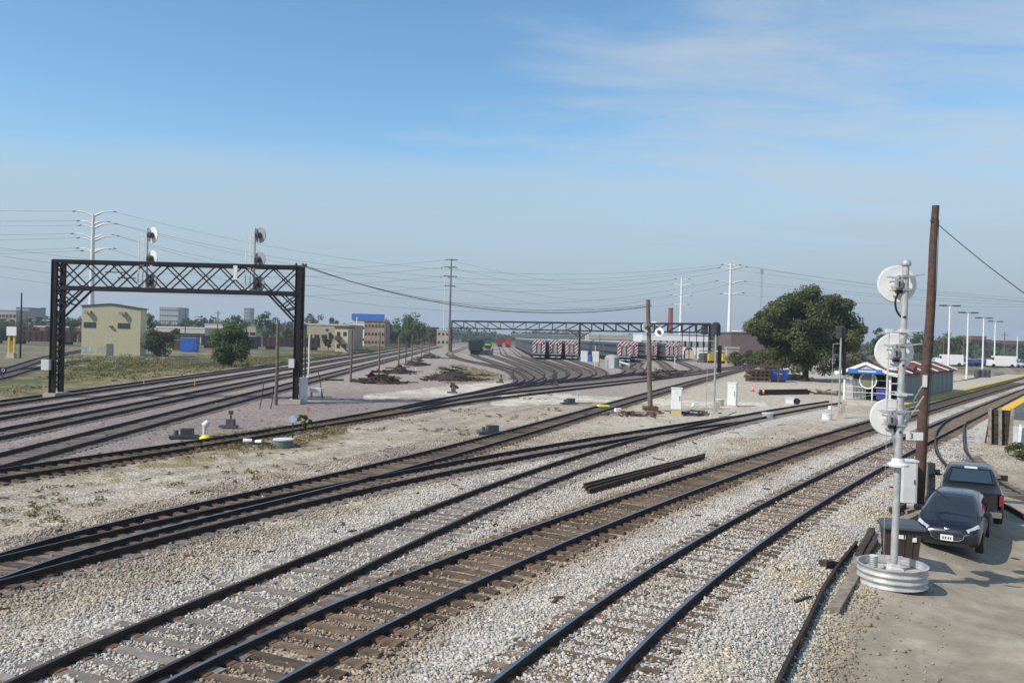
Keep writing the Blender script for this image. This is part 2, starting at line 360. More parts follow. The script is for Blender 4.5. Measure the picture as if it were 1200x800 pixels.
def ground_colour(P):
    n1 = vn(P, 6, 1); n2 = vn(P, 1.6, 2); n3 = vn(P, 22, 3, 3); n4 = vn(P, .5, 4, 3)
    wob = (n2 - .5) * 2.2 + (n4 - .5) * .8
    dE, dB, dF, dC, dD, dB2, dG = (sdist(P, c) for c in (CE, CB, CF, CC, CD, CB2, CG))
    dA = [sdist(P, c) for c in CA]
    col = np.tile(np.array([.36, .305, .24]), (len(P), 1))
    def mixc(mask, c): nonlocal col; mask = np.clip(mask, 0, 1)[:, None]; col = col * (1 - mask) + np.array(c) * mask
    mixc(sstep(n1, .45, .62) * .7, (.30, .245, .215)); mixc(sstep(n2, .55, .7) * .4, (.42, .38, .315))
    ft = vn(P * np.array([[1, .35]]), .8, 51); mixc(sstep(ft, .56, .7) * .35, (.27, .225, .17)); mixc(sstep(vn(P * np.array([[.35, 1]]), 1.1, 52), .6, .72) * .4, (.50, .455, .375))
    for pth, wd in ((RUT1, .85), (RUT2, .85)):
        dr = np.abs(sdist(P, pth)); mixc((1 - sstep(np.abs(dr - wd) + wob * .07, .12, .42)) * .45 * sstep(n1, .3, .5), (.43, .39, .325)); mixc((1 - sstep(dr + wob * .1, .15, .5)) * .25, (.22, .19, .13))
    # pinkish ballast on the main line side
    mixc(sstep(dF + wob, 0, 2.0), (.245, .205, .19)); mixc(sstep(dF, 0, 1) * sstep(n1, .45, .65) * .5, (.33, .275, .235))
    far = sstep(P[:, 1], 72, 85) * sstep(-dB, -30, -1.0) * 0
    mixc(sstep(dB + wob, 1.5, 3) * sstep(P[:, 1] + P[:, 0] * .5, 62, 74), (.31, .265, .235))
    mixc(sstep(n3, .45, .6) * .35 * sstep(P[:, 1], 70, 90), (.34, .31, .26))
    # limestone gravel on the near side
    lime = sstep(-dB + wob, 1.3, 2.6)
    mixc(lime, (.43, .385, .315)); mixc(lime * sstep(n1, .42, .58) * .6, (.34, .285, .215)); mixc(lime * sstep(n2, .5, .66) * .35, (.49, .455, .39)); mixc(lime * sstep(vn(P, 2.7, 41), .58, .68) * .45, (.30, .26, .21))
    mixc(lime * sstep(P[:, 1], 48, 66) * sstep(dC, 0, 6) * .7, (.46, .41, .33))
    # between and beside the rails
    for d, c, w0, w1, s in ((dC, (.47, .44, .40), 2.0, 3.2, .8), (dE, (.47, .44, .40), 2.2, 3.3, .9), (dD, (.31, .245, .18), 1.0, 2.1, .9), (dB, (.235, .185, .14), .8, 1.6, .95),
                            (dB2, (.25, .20, .155), .8, 1.5, .9), (dF, (.16, .135, .12), .9, 1.7, .9), (dG, (.17, .145, .13), .9, 1.6, .8)):
        mixc(s * (1 - sstep(np.abs(d) + wob * .25, w0, w1)), c)
    mixc(.6 * (1 - sstep(np.abs(dE), .4, 1.1)) * sstep(n1, .5, .6), (.34, .27, .2))
    for d in dA: mixc(.75 * (1 - sstep(np.abs(d) + wob * .2, .8, 1.5)), (.135, .118, .112))
    # vehicle crossing of pale crushed stone
    for q in (ROAD1, ROAD2):
        k = inpoly(P + np.c_[wob * .5, wob * 1.4], q).astype(float); mixc(k * (.45 + .5 * sstep(n2, .35, .6)), (.58, .53, .44))
    for q in GRASSP:
        k = inpoly(P + np.c_[wob * .8, wob * 1.5], q).astype(float); mixc(k * sstep(n4, .35, .6) * .75, (.20, .16, .065))
    # rough grass beyond the main line
    g = sstep(dA[0] + wob, 1.9, 3.0)
    mixc(g, (.225, .18, .10)); mixc(g * sstep(n2 + sstep(dA[0], 3, 14) * .12, .44, .56), (.105, .11, .05)); mixc(g * sstep(n1, .56, .66) * sstep(dA[0], 14, 24), (.30, .265, .22))
    mixc(g * sstep(dA[0], 26, 40) * .8, (.20, .18, .13)); mixc(g * sstep(dA[0], 30, 44) * sstep(n2 + n3, .9, 1.1) * .8, (.10, .115, .055)); mixc(g * sstep(P[:, 1], 190, 240) * .7, (.12, .12, .07))
    # packed dirt lot on the right
    dS = sdist(P, CS); lot = sstep(-dS + wob * .25, -.1, .9) * (1 - sstep(P[:, 1], 36, 52))
    mixc(lot, (.335, .29, .222)); mixc(lot * sstep(n1, .46, .6) * .7, (.27, .232, .175)); mixc(lot * sstep(n2, .5, .64) * .5, (.39, .345, .275)); mixc(lot * sstep(vn(P, 3, 9), .56, .66) * .6, (.22, .188, .145)); mixc(lot * sstep(vn(P @ np.array([[.8, .6], [-.18, .24]]).T, .5, 61), .58, .7) * .5, (.24, .205, .16)); mixc(lot * sstep(n4, .6, .75) * .35, (.45, .405, .33))
    dr = np.abs(sdist(P, RUT3)); mixc(lot * (1 - sstep(np.abs(dr - .8) + wob * .06, .10, .40)) * .45, (.24, .205, .16))
    edge = sstep(-dS, -1.6, -.8) * (1 - sstep(-dS + wob * .3, .6, 1.6)) * (1 - sstep(P[:, 1], 30, 40)); mixc(edge * .6 * sstep(n2, .4, .6), (.50, .43, .31))
    # far country
    R = np.hypot(P[:, 0], P[:, 1]); mixc(sstep(R, 380, 520) * .8, (.15, .15, .105))
    beyond = sstep(P[:, 0] - .38 * P[:, 1], 0, 6) * sstep(P[:, 1], 60, 75); mixc(beyond * sstep(n1, .45, .6) * .6, (.22, .19, .11))
    return col, lot
th = np.r_[np.linspace(-180, -60, 21)[:-1], np.linspace(-60, -40, 25)[:-1], np.linspace(-40, 42, 420)[:-1], np.linspace(42, 60, 25)[:-1], np.linspace(60, 180, 22)]
rr = [.8, 2, 4, 6, 8]
while rr[-1] < 70: rr.append(rr[-1] * 1.0125)
while rr[-1] < 600: rr.append(rr[-1] * 1.02)
while rr[-1] < 2300: rr.append(rr[-1] * 1.2)
rr = np.array(rr); nr, na = len(rr), len(th)
A, Rr = np.meshgrid(np.radians(th), rr); X = Rr * np.sin(A); Y = Rr * np.cos(A); P = np.c_[X.ravel(), Y.ravel()]
gcol, glot = ground_colour(P)
Z = drop(P) + ((vn(P, .9, 11, 3) - .5) * .06 * (1 - glot * .6)) * (Rr.ravel() < 120) - .0
idx = np.arange(nr * na).reshape(nr, na); q = np.stack([idx[:-1, :-1], idx[1:, :-1], idx[1:, 1:], idx[:-1, 1:]], -1).reshape(-1, 4)[:, ::-1]
me = bpy.data.meshes.new('ground'); me.vertices.add(len(P)); me.vertices.foreach_set('co', np.c_[P, Z].ravel())
me.loops.add(q.size); me.loops.foreach_set('vertex_index', q.ravel()); me.polygons.add(len(q)); me.polygons.foreach_set('loop_start', np.arange(0, q.size, 4)); me.polygons.foreach_set('use_smooth', [True] * len(q))
me.update(calc_edges=True)
ca = me.color_attributes.new('soil', 'FLOAT_COLOR', 'POINT'); ca.data.foreach_set('color', np.c_[gcol, 1 - glot].ravel())
mg = bpy.data.materials.new('gravel_ground'); t, p = nodes(mg); L = t.links.new
at_ = t.nodes.new('ShaderNodeAttribute'); at_.attribute_name = 'soil'; co = t.nodes.new('ShaderNodeTexCoord')
def vor(scale, src='Object'):
    v = t.nodes.new('ShaderNodeTexVoronoi'); v.inputs['Scale'].default_value = scale; L(co.outputs['Object'], v.inputs['Vector']); return v
def M(op, a, b):
    n = t.nodes.new('ShaderNodeMath'); n.operation = op
    for i, x in enumerate((a, b)):
        if isinstance(x, (int, float)): n.inputs[i].default_value = x
        else: L(x, n.inputs[i])
    return n.outputs[0]
v1 = vor(17); v2 = vor(6)
s1 = t.nodes.new('ShaderNodeSeparateColor'); L(v1.outputs['Color'], s1.inputs[0]); s2 = t.nodes.new('ShaderNodeSeparateColor'); L(v2.outputs['Color'], s2.inputs[0])
nn = t.nodes.new('ShaderNodeTexNoise'); nn.inputs['Scale'].default_value = 1.3; nn.inputs['Detail'].default_value = 8; nn.inputs['Roughness'].default_value = .7; L(co.outputs['Object'], nn.inputs['Vector'])
gv = M('ADD', M('MULTIPLY', M('SUBTRACT', s1.outputs[0], .5), 1.0), M('MULTIPLY', M('SUBTRACT', s2.outputs[0], .5), .25))
gv = M('MULTIPLY', gv, M('ADD', M('MULTIPLY', at_.outputs['Alpha'], .80), .12))
fac = M('ADD', M('ADD', gv, M('MULTIPLY', M('SUBTRACT', nn.outputs[0], .5), .95)), 1.0)
mixn = t.nodes.new('ShaderNodeVectorMath'); mixn.operation = 'SCALE'; L(at_.outputs['Color'], mixn.inputs[0]); L(fac, mixn.inputs['Scale'])
L(mixn.outputs[0], p.inputs['Base Color']); p.inputs['Roughness'].default_value = .95; p.inputs['Specular IOR Level'].default_value = .15
b = t.nodes.new('ShaderNodeBump'); b.inputs['Distance'].default_value = .03; L(at_.outputs['Alpha'], b.inputs['Strength']); L(M('SUBTRACT', 1, v1.outputs['Distance']), b.inputs['Height']); L(b.outputs[0], p.inputs['Normal'])
me.materials.append(mg); g = bpy.data.objects.new('ground', me); COL.objects.link(g); kind(g)

# loose stones lying on the near gravel, over the ties too
Ysp = np.sqrt(11 ** 2 + (46 ** 2 - 11 ** 2) * rng.random(1500000))
Ysp = Ysp[rng.random(len(Ysp)) < np.clip(15 / Ysp, 0, 1) ** 1.9]
Xs = (rng.random(len(Ysp)) * 1.34 - .68) * Ysp
Ps = np.c_[Xs, Ysp]; Ps = Ps[sdist(Ps, CB[::3]) < 3.6]; Ps = Ps[-sdist(Ps, CS) < 2.5]
dE, dB, dC, dD = (sdist(Ps, c) for c in (CE, CB, CC, CD))
dS = sdist(Ps, CS); keep = (dB < 3.2) & (rng.random(len(Ps)) < np.clip(1 - sstep(-dS + 1.6 * (vn(Ps, .8, 21) - .5), -.1, 1.3), .015, 1))
railkeep = np.ones(len(Ps), bool)
for k in ('C', 'D', 'E', 'B1', 'B2'):
    for P_ in tracks[k]:
        d = np.abs(sdist(Ps, np.array([np.array(q_) for q_ in P_])[::2] if len(P_) > 20 else np.array(P_))); railkeep &= d > .10
keep &= railkeep
nD = vn(Ps, 2.5, 31)
for d, fill, wi in ((dC, .60, 1.32), (dE, .95, .75), (dD, .12, 1.32), (dB, .25, 1.32)):
    ins = np.abs(d) < wi; keep &= ~ins | (rng.random(len(Ps)) < np.clip(fill + (nD - .5) * 1.3, .1, 1))
keep &= ~((np.abs(dE) > .75) & (np.abs(dE) < 1.32)) | (rng.random(len(Ps)) < .3)
Ps = Ps[keep]; n = len(Ps); dC, dE, dD = dC[keep], dE[keep], dD[keep]
size = np.clip(rng.lognormal(math.log(.027), .36, n), .012, .066)
base = ground_colour(Ps)[0]; bright = np.clip(rng.normal(.96, .20, n), .4, 1.4)[:, None]
tint = 1 + rng.normal(0, .05, (n, 1)) * np.array([[1, .1, -1.]]); scol = np.clip(base * bright * tint, .02, .82)
cube = np.array([(x, y, z) for z in (-1, 1) for x, y in ((-1, -1), (1, -1), (1, 1), (-1, 1))], float) * .5
vs = cube[None] * (1 + rng.normal(0, .22, (n, 8, 3))); vs *= np.stack([size * rng.uniform(.8, 1.4, n), size, size * rng.uniform(.5, .9, n)], -1)[:, None]
an = rng.random((n, 3)) * 2 * PI; an[:, 1:] = (an[:, 1:] / (2 * PI) - .5) * 1.6
ca_, sa_ = np.cos(an), np.sin(an)
def rot(v, a, b, c, s): w_ = v.copy(); w_[..., a] = v[..., a] * c[:, None] - v[..., b] * s[:, None]; w_[..., b] = v[..., a] * s[:, None] + v[..., b] * c[:, None]; return w_
vs = rot(vs, 1, 2, ca_[:, 1], sa_[:, 1]); vs = rot(vs, 0, 2, ca_[:, 2], sa_[:, 2]); vs = rot(vs, 0, 1, ca_[:, 0], sa_[:, 0])
ontie = np.minimum(np.minimum(np.abs(dC), np.abs(dE)), np.abs(dD)) < 1.35
zz = drop(Ps) + size * .18 + rng.uniform(-.02, .015, n) + ontie * .018
vs += np.c_[Ps, zz][:, None]
fq = np.array([(3, 2, 1, 0), (4, 5, 6, 7), (0, 1, 5, 4), (1, 2, 6, 5), (2, 3, 7, 6), (3, 0, 4, 7)]); fs = (fq[None] + (np.arange(n) * 8)[:, None, None]).reshape(-1, 4)
me = bpy.data.meshes.new('loose_gravel'); me.vertices.add(n * 8); me.vertices.foreach_set('co', vs.ravel()); me.loops.add(fs.size); me.loops.foreach_set('vertex_index', fs.ravel())
me.polygons.add(len(fs)); me.polygons.foreach_set('loop_start', np.arange(0, fs.size, 4)); me.update(calc_edges=True)
ca = me.color_attributes.new('stone', 'FLOAT_COLOR', 'POINT'); ca.data.foreach_set('color', np.repeat(np.c_[scol, np.ones(n)], 8, 0).ravel())
ms = bpy.data.materials.new('limestone'); t, p = nodes(ms); a_ = t.nodes.new('ShaderNodeAttribute'); a_.attribute_name = 'stone'; t.links.new(a_.outputs['Color'], p.inputs['Base Color']); p.inputs['Roughness'].default_value = .9; p.inputs['Specular IOR Level'].default_value = .2
me.materials.append(ms); o = bpy.data.objects.new('loose_gravel', me); COL.objects.link(o); kind(o, 'stuff'); tag(o, 'pale crushed stone ballast lying loose around the nearest tracks', 'gravel')
print('stones', n)

# ------------------------------------------------------------------ railway tracks
def railmesh(P, z=None, detail=True):
    P = [Vector((q[0], q[1], 0)) for q in P]; prof = [(-.07, -.19), (.07, -.19), (.07, -.175), (.012, -.15), (.012, -.05), (.036, -.035), (.036, 0), (-.036, 0), (-.036, -.035), (-.012, -.05), (-.012, -.15), (-.07, -.175)]
    if not detail: prof = [(-.06, -.18), (.06, -.18), (.036, -.04), (.036, 0), (-.036, 0), (-.036, -.04)]
    n = len(prof); hd = 6 if detail else 3; mb = MB(); vs = []; fs = []; ms_ = []
    for i, p in enumerate(P):
        d = (P[min(i + 1, len(P) - 1)] - P[max(i - 1, 0)]); d.normalize(); nx = Vector((d.y, -d.x, 0)); zb = RH + gz(p.x, p.y)
        for a, b in prof: vs.append(p + nx * a + Vector((0, 0, zb + b)))
    for i in range(len(P) - 1):
        for k in range(n):
            k2 = (k + 1) % n; fs.append((i * n + k, (i + 1) * n + k, (i + 1) * n + k2, i * n + k2)); ms_.append(1 if k == hd else 0)
    fs += [tuple(range(n)), tuple(range((len(P) - 1) * n, len(P) * n))[::-1]]; ms_ += [0, 0]
    mb.v = vs; mb.f = fs; mb.m = ms_; return mb
def resamp(P, step):
    P = np.array(P, float); s = np.r_[0, np.cumsum(np.linalg.norm(np.diff(P, axis=0), axis=1))]; t = np.linspace(0, s[-1], max(2, int(s[-1] / step) + 1))
    return np.c_[np.interp(t, s, P[:, 0]), np.interp(t, s, P[:, 1])]
M_tiebed = pm('stained_tie', (.165, .135, .12), .95, 0, .35, .8)
def tie_mesh(w):
    mb = MB(); mb.box((0, 0, -.06), (w + 1.08, .205, .18))
    for s in (-1, 1): mb.box((s * w / 2, 0, .036), (.34, .18, .012), m=1)
    return mb
def track(key, label, Lp, Rp, bright=True, ties='parts', group='railway tracks of the yard', tiemat=None, detail=True, step=1.2, vis=None):
    o0 = Lp[len(Lp) // 3]; root = thing('railway_track', label, 'track', (float(o0[0]), float(o0[1]), 0), 0, group)
    hm = M_head if bright else M_headdull
    Ld, Rd = resamp(Lp, step), resamp(Rp, step)
    for P_ in (Ld, Rd): railmesh(P_, detail=detail).build('rail', [M_rail, hm], root, world=True)
    C = []; s = np.r_[0, np.cumsum(np.linalg.norm(np.diff(Ld, axis=0), axis=1))]
    t = np.arange(.3, s[-1], .5); LL = np.c_[np.interp(t, s, Ld[:, 0]), np.interp(t, s, Ld[:, 1])]; RR = densify(Rd, .1)
    for q in LL:
        j = np.argmin(((RR - q) ** 2).sum(1)); r_ = RR[j]
        wd = np.linalg.norm(r_ - q)
        if 1.0 < wd < 2.1 and q[1] > 6: C.append(((q + r_) / 2, math.atan2(r_[1] - q[1], r_[0] - q[0]), wd))
    def vz(c):
        x, y = c[0]; return 0 if y < 8 or abs(x) > y * .68 + 2 else 1 / y
    C.sort(key=lambda c: -vz(c)); tm = tiemat or M_tie
    nn_ = 100 if ties == 'parts' else 0
    me = None; rest = MB()
    for i, (c, a, wd) in enumerate(C):
        z = .038 + gz(*c) + random.uniform(-.018, .008) - (.020 if key == 'E' else .008 if key == 'C' else 0)
        if i < nn_ and vz((c,)) > 0:
            if me is None: o = tie_mesh(1.5).build('tie', [tm, M_rust], root); me = o.data
            else: o = bpy.data.objects.new('tie', me); COL.objects.link(o); o.parent = root
            o.location = Vector((c[0] + random.uniform(-.05, .05), c[1], z)) - root.location; o.rotation_euler = (0, 0, a + random.uniform(-.025, .025)); o.scale = (wd / 1.5, random.uniform(.85, 1.1), 1)
        elif c[1] < 230:
            rest.box((c[0], c[1], z - (.06 if ties == 'parts' else .085 if key != 'E2' else .13)), (wd + 1.08, .23, .18), rz=a)
    if rest.f: kind(rest.build('ties', tm if ties == 'parts' else M_tiebed, root, world=True), 'stuff')
    return root
track('E', 'nearest through track with rusty ties half buried in grey stone', *tracks['E'], tiemat=M_tie)
track('D', 'second track from the right, brown ties all showing, bright rail heads', *tracks['D'])
track('C', 'third track from the right, pale grey ties nearly buried in stone', *tracks['C'], bright=False, tiemat=M_tiegrey)
track('B1', 'left branch of the double set of rails crossing the middle of the yard', *tracks['B1'])
track('B2', 'right branch of the middle rails that swings over to join the next track', *tracks['B2'], ties='no', bright=False)
track('F', 'dark track running past the round tank and the blue marker post', *tracks['F'], bright=False)
track('G', 'dark track curving right beyond the pale stone crossing', *tracks['G'], bright=False, ties='no', detail=False)
nm = ['farthest left', 'second from the left', 'third from the left', 'fourth from the left']
for (a, b), s in zip(A_ROWS, nm):
    track('A', f'straight main line track, {s}, passing under the near signal bridge', aline(a), aline(b), ties='no', bright=False, detail=False, step=12, group='main line tracks under the signal bridge')
e2 = [catmull([hit(u, v, RH) for u, v in q_], 5) for q_ in (E2L, E2R)]
# the siding follows the dip of the dirt lot
def pxg(l): 
    out = []
    for u, v in l:
        z = 0.
        for _ in range(6): p_ = hit(u, v, z + RH * .8); z = gz(*p_)
        out.append(p_)
    return out
e2 = [catmull(pxg(q_), 6) for q_ in (E2L, E2R)]
track('E2', 'short siding curving off behind the parked pickup', e2[0], e2[1], bright=False, ties='no', group='railway tracks of the yard')
# yard lanes
def offs(P, d):
    P = [np.array(q) for q in P]; out = []
    for i in range(len(P)):
        t_ = P[min(i + 1, len(P) - 1)] - P[max(i - 1, 0)]; t_ = t_ / np.linalg.norm(t_); out.append(P[i] + np.array([-t_[1], t_[0]]) * d)
    return out
VD = np.array([-.02, 1.0])
LANES = [
 ('yard track ending left of the coal hoppers', [(545, 463), (575, 458), (605, 450.5), (613, 444), (600, 434), (575, 427.5), (545, 421.5), (531, 417)], (-17.5, 235), 420),
 ('yard track under the row of black coal hoppers', [(575, 458), (612, 449.5), (622, 443), (610, 435), (585, 426)], (-10.0, 222), 420),
 ('yard track leading to the green locomotive', [(600, 452), (625, 447), (632, 441), (620, 433), (600, 424)], (-6.6, 240), 460),
 ('yard track leading to the red freight cars', [(625, 448.5), (640, 444), (644, 439), (634, 431)], (-2.2, 240), 500),
 ('open yard track left of the striped coaches', [(640, 447.5), (655, 443), (657, 438), (650, 431)], (2.4, 230), 500),
 ('yard track under the first striped coach from the left', [(650, 446.5), (668, 442), (673, 437), (664, 431)], (6.7, 195), 440),
 ('yard track under the second striped coach from the left', [(670, 445), (685, 440.5), (687, 436), (680, 431)], (10.6, 195), 440),
 ('yard track under the third striped coach from the left', [(685, 443.5), (702, 439.5), (704, 436), (698, 431)], (14.5, 195), 440),
 ('yard track under the fourth striped coach from the left', [(705, 442), (733, 437), (738, 433.5), (733, 430)], (25.6, 185), 440),
 ('yard track under the fifth striped coach from the left', [(715, 441), (744, 436.5), (750, 432.5), (745, 429)], (29.5, 195), 440),
 ('yard track under the sixth striped coach from the left', [(760, 442.5), (785, 438.5), (790, 434.5), (783, 430.5)], (37.6, 215), 440),
 ('yard track under the last striped coach on the right', [(790, 438), (812, 434.5), (815, 431), (806, 427.5)], (41.6, 210), 440)]
for lab, px, st, yend in LANES:
    pts = [hit(u, v, RH) for u, v in px] + [np.array(st), np.array(st) + VD * 30]; c = catmull(pts, 8) + [np.array(st) + VD * (yend - st[1])]
    track('Y', lab, offs(c, .75), offs(c, -.75), bright=False, ties='no', detail=False, step=2.0, group='yard tracks fanning out to the stored trains')
lad = catmull([hit(u, v, RH) for u, v in ((470, 479), (520, 467.5), (560, 460.5), (590, 454.5), (640, 448), (700, 442.5), (736, 438.5), (760, 436), (800, 433.5))], 6)
track('H', 'ladder track cutting across the mouths of the yard tracks', offs(lad, .75), offs(lad, -.75), bright=False, ties='no', detail=False, step=2.0)
# tracks far left
for lab, px in (('rusty siding on the far left beside the crossing signal', [(-60, 447), (0, 435), (30, 426), (62, 416.5), (110, 408)]), ('lower rusty siding on the far left by the blue marker', [(-60, 452), (0, 440.5), (30, 432), (60, 429), (100, 421)])):
    c = catmull([hit(u, v, RH) for u, v in px], 6); track('S', lab, offs(c, .75), offs(c, -.75), bright=False, ties='no', detail=False, step=3, group='sidings on the far left')
c = catmull([hit(u, v, RH) for u, v in ((1060, 457), (1112, 446), (1150, 440.5), (1190, 434.5), (1230, 428))], 6)

# ------------------------------------------------------------------ steel signal bridges
def lattice(mb, x0, x1, z0, z1, y, n, w=.09, m=0):
    """crossing diagonals of a double lattice girder"""
    st = (x1 - x0) / n
    for i in range(n):
        a, b = x0 + i * st, x0 + (i + 1) * st
        mb.bar((a, y, z0), (b, y, z1), w, w, m); mb.bar((a, y + .02, z1), (b, y + .02, z0), w, w, m)
gl, gr_ = up(64.5, 304, 60.0), up(350, 312, 60.0)
W = gr_.x - gl.x; HT = (gl.z + gr_.z) / 2
gan = thing('signal_bridge', 'near black riveted lattice signal bridge spanning the four main line tracks', 'signal bridge', (gl.x, 60, 0))
D = 1.15; zb = HT - 2.05
for x, nm_ in ((0, 0), (W, 1)):
    for_leg = MB()
    for y in (0, D):
        sx = .36 if y == 0 else .30
        for dx in (-sx / 2, sx / 2): for_leg.box((x + dx, y, HT / 2), (.03, .26, HT))
        for_leg.box((x, y, HT / 2), (sx - .04, .12, HT))
    n = 11; st = (HT - .6) / n
    for i in range(n):
        a, b = .5 + i * st, .5 + (i + 1) * st
        for dx in (-.12, .12): for_leg.bar((x + dx, 0, a), (x + dx, D, b), .06, .05); for_leg.bar((x + dx, D, a), (x + dx, 0, b), .06, .05)
    leg = for_leg.build('leg', [M_steelblk], gan)
    f = MB(); f.box((x, D / 2, .16), (.9, D + .8, .32)); f.build('footing', M_conc, leg)
    k = MB(); s = 1 if x == 0 else -1
    for y in (0, D):
        k.bar((x + s * .18, y, zb - 2.0), (x + s * 2.15, y, zb), .14, .12); k.bar((x + s * .18, y, zb - .9), (x + s * 1.0, y, zb - 1.15), .09); k.bar((x + s * .18, y, zb - 1.0), (x + s * 1.2, y, zb - .05), .08); k.bar((x + s * .2, y, zb - .1), (x + s * 1.25, y, zb - .9), .08)
    k.build('knee_brace', M_steelblk, gan)
for y in (0, D):
    t = MB(); n = 9; lattice(t, .1, W - .1, zb + .1, HT - .1, y, n, .08)
    st = (W - .2) / n
    for i in range(n + 1): t.box((.1 + i * st, y - .02, zb + .12), (.42, .03, .3)); t.box((.1 + i * st, y - .02, HT - .12), (.42, .03, .26))
    t.build('lattice_truss', M_steelblk, gan)
t = MB()
for y in (0, D): t.box((W / 2, y, HT - .04), (W + .3, .22, .16)); t.box((W / 2, y - .08, HT - .12), (W, .03, .2))
for i in range(22): 
    a = i * W / 22; t.bar((a, 0, HT), (a + W / 22, D, HT), .05); t.bar((a, D, HT), (a + W / 22, 0, HT), .05)
t.build('top_chord', M_steelblk, gan)
t = MB()
for y in (0, D): t.box((W / 2, y, zb), (W, .24, .14)); t.box((W / 2, y - .09, zb + .08), (W, .03, .26))
for i in range(22): 
    a = i * W / 22; t.bar((a, 0, zb), (a + W / 22, D, zb), .05)
t.build('bottom_chord', M_steelblk, gan)
t = MB(); t.box((W / 2 + 1, D / 2, zb + .16), (W * .7, .55, .05)); t.box((4.5, -.2, zb + 1.25), (1.6, .1, .07)); t.box((5.3, -.25, zb + .85), (1.3, .1, .07)); t.build('walkway', M_steelbrn, gan)
t = MB(); t.box((gl.x * 0 + 13.0, -.15, zb + 1.45), (.28, .06, 1.0)); t.build('marker_board', M_white, gan)
t = MB(); t.box((-.32, -.25, 2.35), (.55, .35, .75)); t.build('junction_box', M_lgrey, gan)
t = MB(); t.box((W - .25, -.3, 2.9), (.38, .3, .62)); t.build('junction_box', M_lgrey, gan)
for a, b in ((W - .2, .1), (W + .25, .2), (W + .35, .6)): t = MB(); t.cyl((a, b, HT), (a, b, HT + .22), .12, .08); t.build('insulator', M_dgrey, gan)

def disc_head(par, c, face, R, mats, stem=0.0, near=False):
    """round target plate seen from behind with its lamp housing; face = direction the lamp looks to"""
    q = Vector(face).to_track_quat('Z', 'Y').to_matrix(); c = Vector(c)
    b = MB(); prof = [(0.001, .015), (R * .55, .015), (R * .96, .0), (R, .03), (R * .99, .05), (R * .94, .03), (R * .5, .04), (.001, .04)]
    b.lathe(c, prof, 36 if near else 20, M=q); plate = b.build('target_disc', mats[0], par); autosmooth(plate, 50)
    h = MB(); h.lathe(c, [(.001, -R * .62), (R * .28, -R * .60), (R * .36, -R * .48), (R * .36, 0), (.001, 0)], 14, M=q); hs = h.build('lamp_housing', mats[1], plate); autosmooth(hs, 35)
    h = MB(); h.cyl(c + q @ Vector((0, 0, .04)), c + q @ Vector((0, 0, .34)), R * .22, R * .24, 14, caps=False); h.build('hood', M_black, plate)
    return plate, q
# signals on the near bridge
for u, vt, vb, offx, lab, m0 in ((170.5, 268, 337, 1, 'left signal on the bridge, three white round targets seen from behind', M_white), (296.5, 268, 343, 1, 'right signal on the bridge with darker round targets and a white ladder cage', M_grey)):
    b = up(u, vb, 60.4); tpt = up(u + 1.5, vt, 60.4)
    s = thing('searchlight_signal', lab, 'railway signal', (b.x, 60.55, zb + .2), 0, 'signals standing on the near signal bridge')
    H = tpt.z - zb - .2
    m_ = MB(); m_.cyl((0, 0, 0), (0, 0, H), .075, .06, 10); m_.cyl((0, 0, H), (0, 0, H + .15), .09, .03, 8); m_.build('mast', M_galv2, s)
    l = MB()
    for dx in (-.62, -.28): l.bar((dx, 0, .1), (dx, 0, H - .5), .06)
    for i in range(14): l.bar((-.62, 0, .3 + i * .27), (-.28, 0, .3 + i * .27), .03)
    l.bar((-.62, 0, H - .5), (0, 0, H - .5), .06); l.bar((-.6, .02, H * .5), (0, 0, H * .5), .03)
    l.build('ladder', M_white, s)
    for k in range(3):
        c = (.36, -.05, H - .45 - 1.72 * k * H / 4.4); disc_head(s, c, (.55, 1, 0), .58, (m0 if k < 2 or m0 is M_grey else M_grey, M_dgrey)); 
        br = MB(); br.bar((0, 0, c[2]), (.3, -.05, c[2]), .06); br.box((.22, -.25, c[2] - .05), (.22, .3, .32)); br.build('bracket', M_steelbrn, s)

# far signal bridge
P0, P1, P2 = up(529.5, 376, 262), up(680, 378.5, 240), up(833, 379.5, 214)
fb = thing('signal_bridge', 'far dark signal bridge of two spans crossing the stored trains', 'signal bridge', (P0.x, P0.y, 0)); O = Vector((P0.x, P0.y, 0))
for a, b in ((P0, P1), (P1, P2)):
    d = b - a; n = 10; t = MB(); up_ = Vector((0, 0, 2.2))
    for off in (Vector((0, 0, 0)), Vector((0, 1.3, 0))):
        t.bar(a + off - O, b + off - O, .42, .5); t.bar(a - up_ + off - O, b - up_ + off - O, .4, .38)
        for i in range(n + 1):
            q = a + d * i / n + off - O; t.bar(q, q - up_, .2)
            if i < n: q2 = a + d * (i + 1) / n + off - O; (t.bar(q - up_, q2, .22) if i >= n / 2 else t.bar(q, q2 - up_, .22))
    t.build('truss', M_steelblk, fb)
    t = MB(); t.bar(a - O + Vector((0, .6, -2.05)), b - O + Vector((0, .6, -2.05)), 1.0, .06); t.build('walkway', M_steelbrn, fb)
for p in (P0, P1, P2):
    t = MB(); q = p - O
    for y in (0, 1.3): t.bar((q.x, q.y + y, 0), (q.x, q.y + y, q.z), .42 if p is not P0 else .34, .42)
    for i in range(9): t.bar((q.x, q.y, i * 1.1), (q.x, q.y + 1.3, i * 1.1 + 1.1), .1)
    if p is P1:
        for s in (-1, 1): t.bar((q.x, q.y, q.z - 4.2), (q.x + s * 3.2, q.y - s * 2.2, q.z - 2.2), .22)
    t.build('leg', M_steelblk, fb)
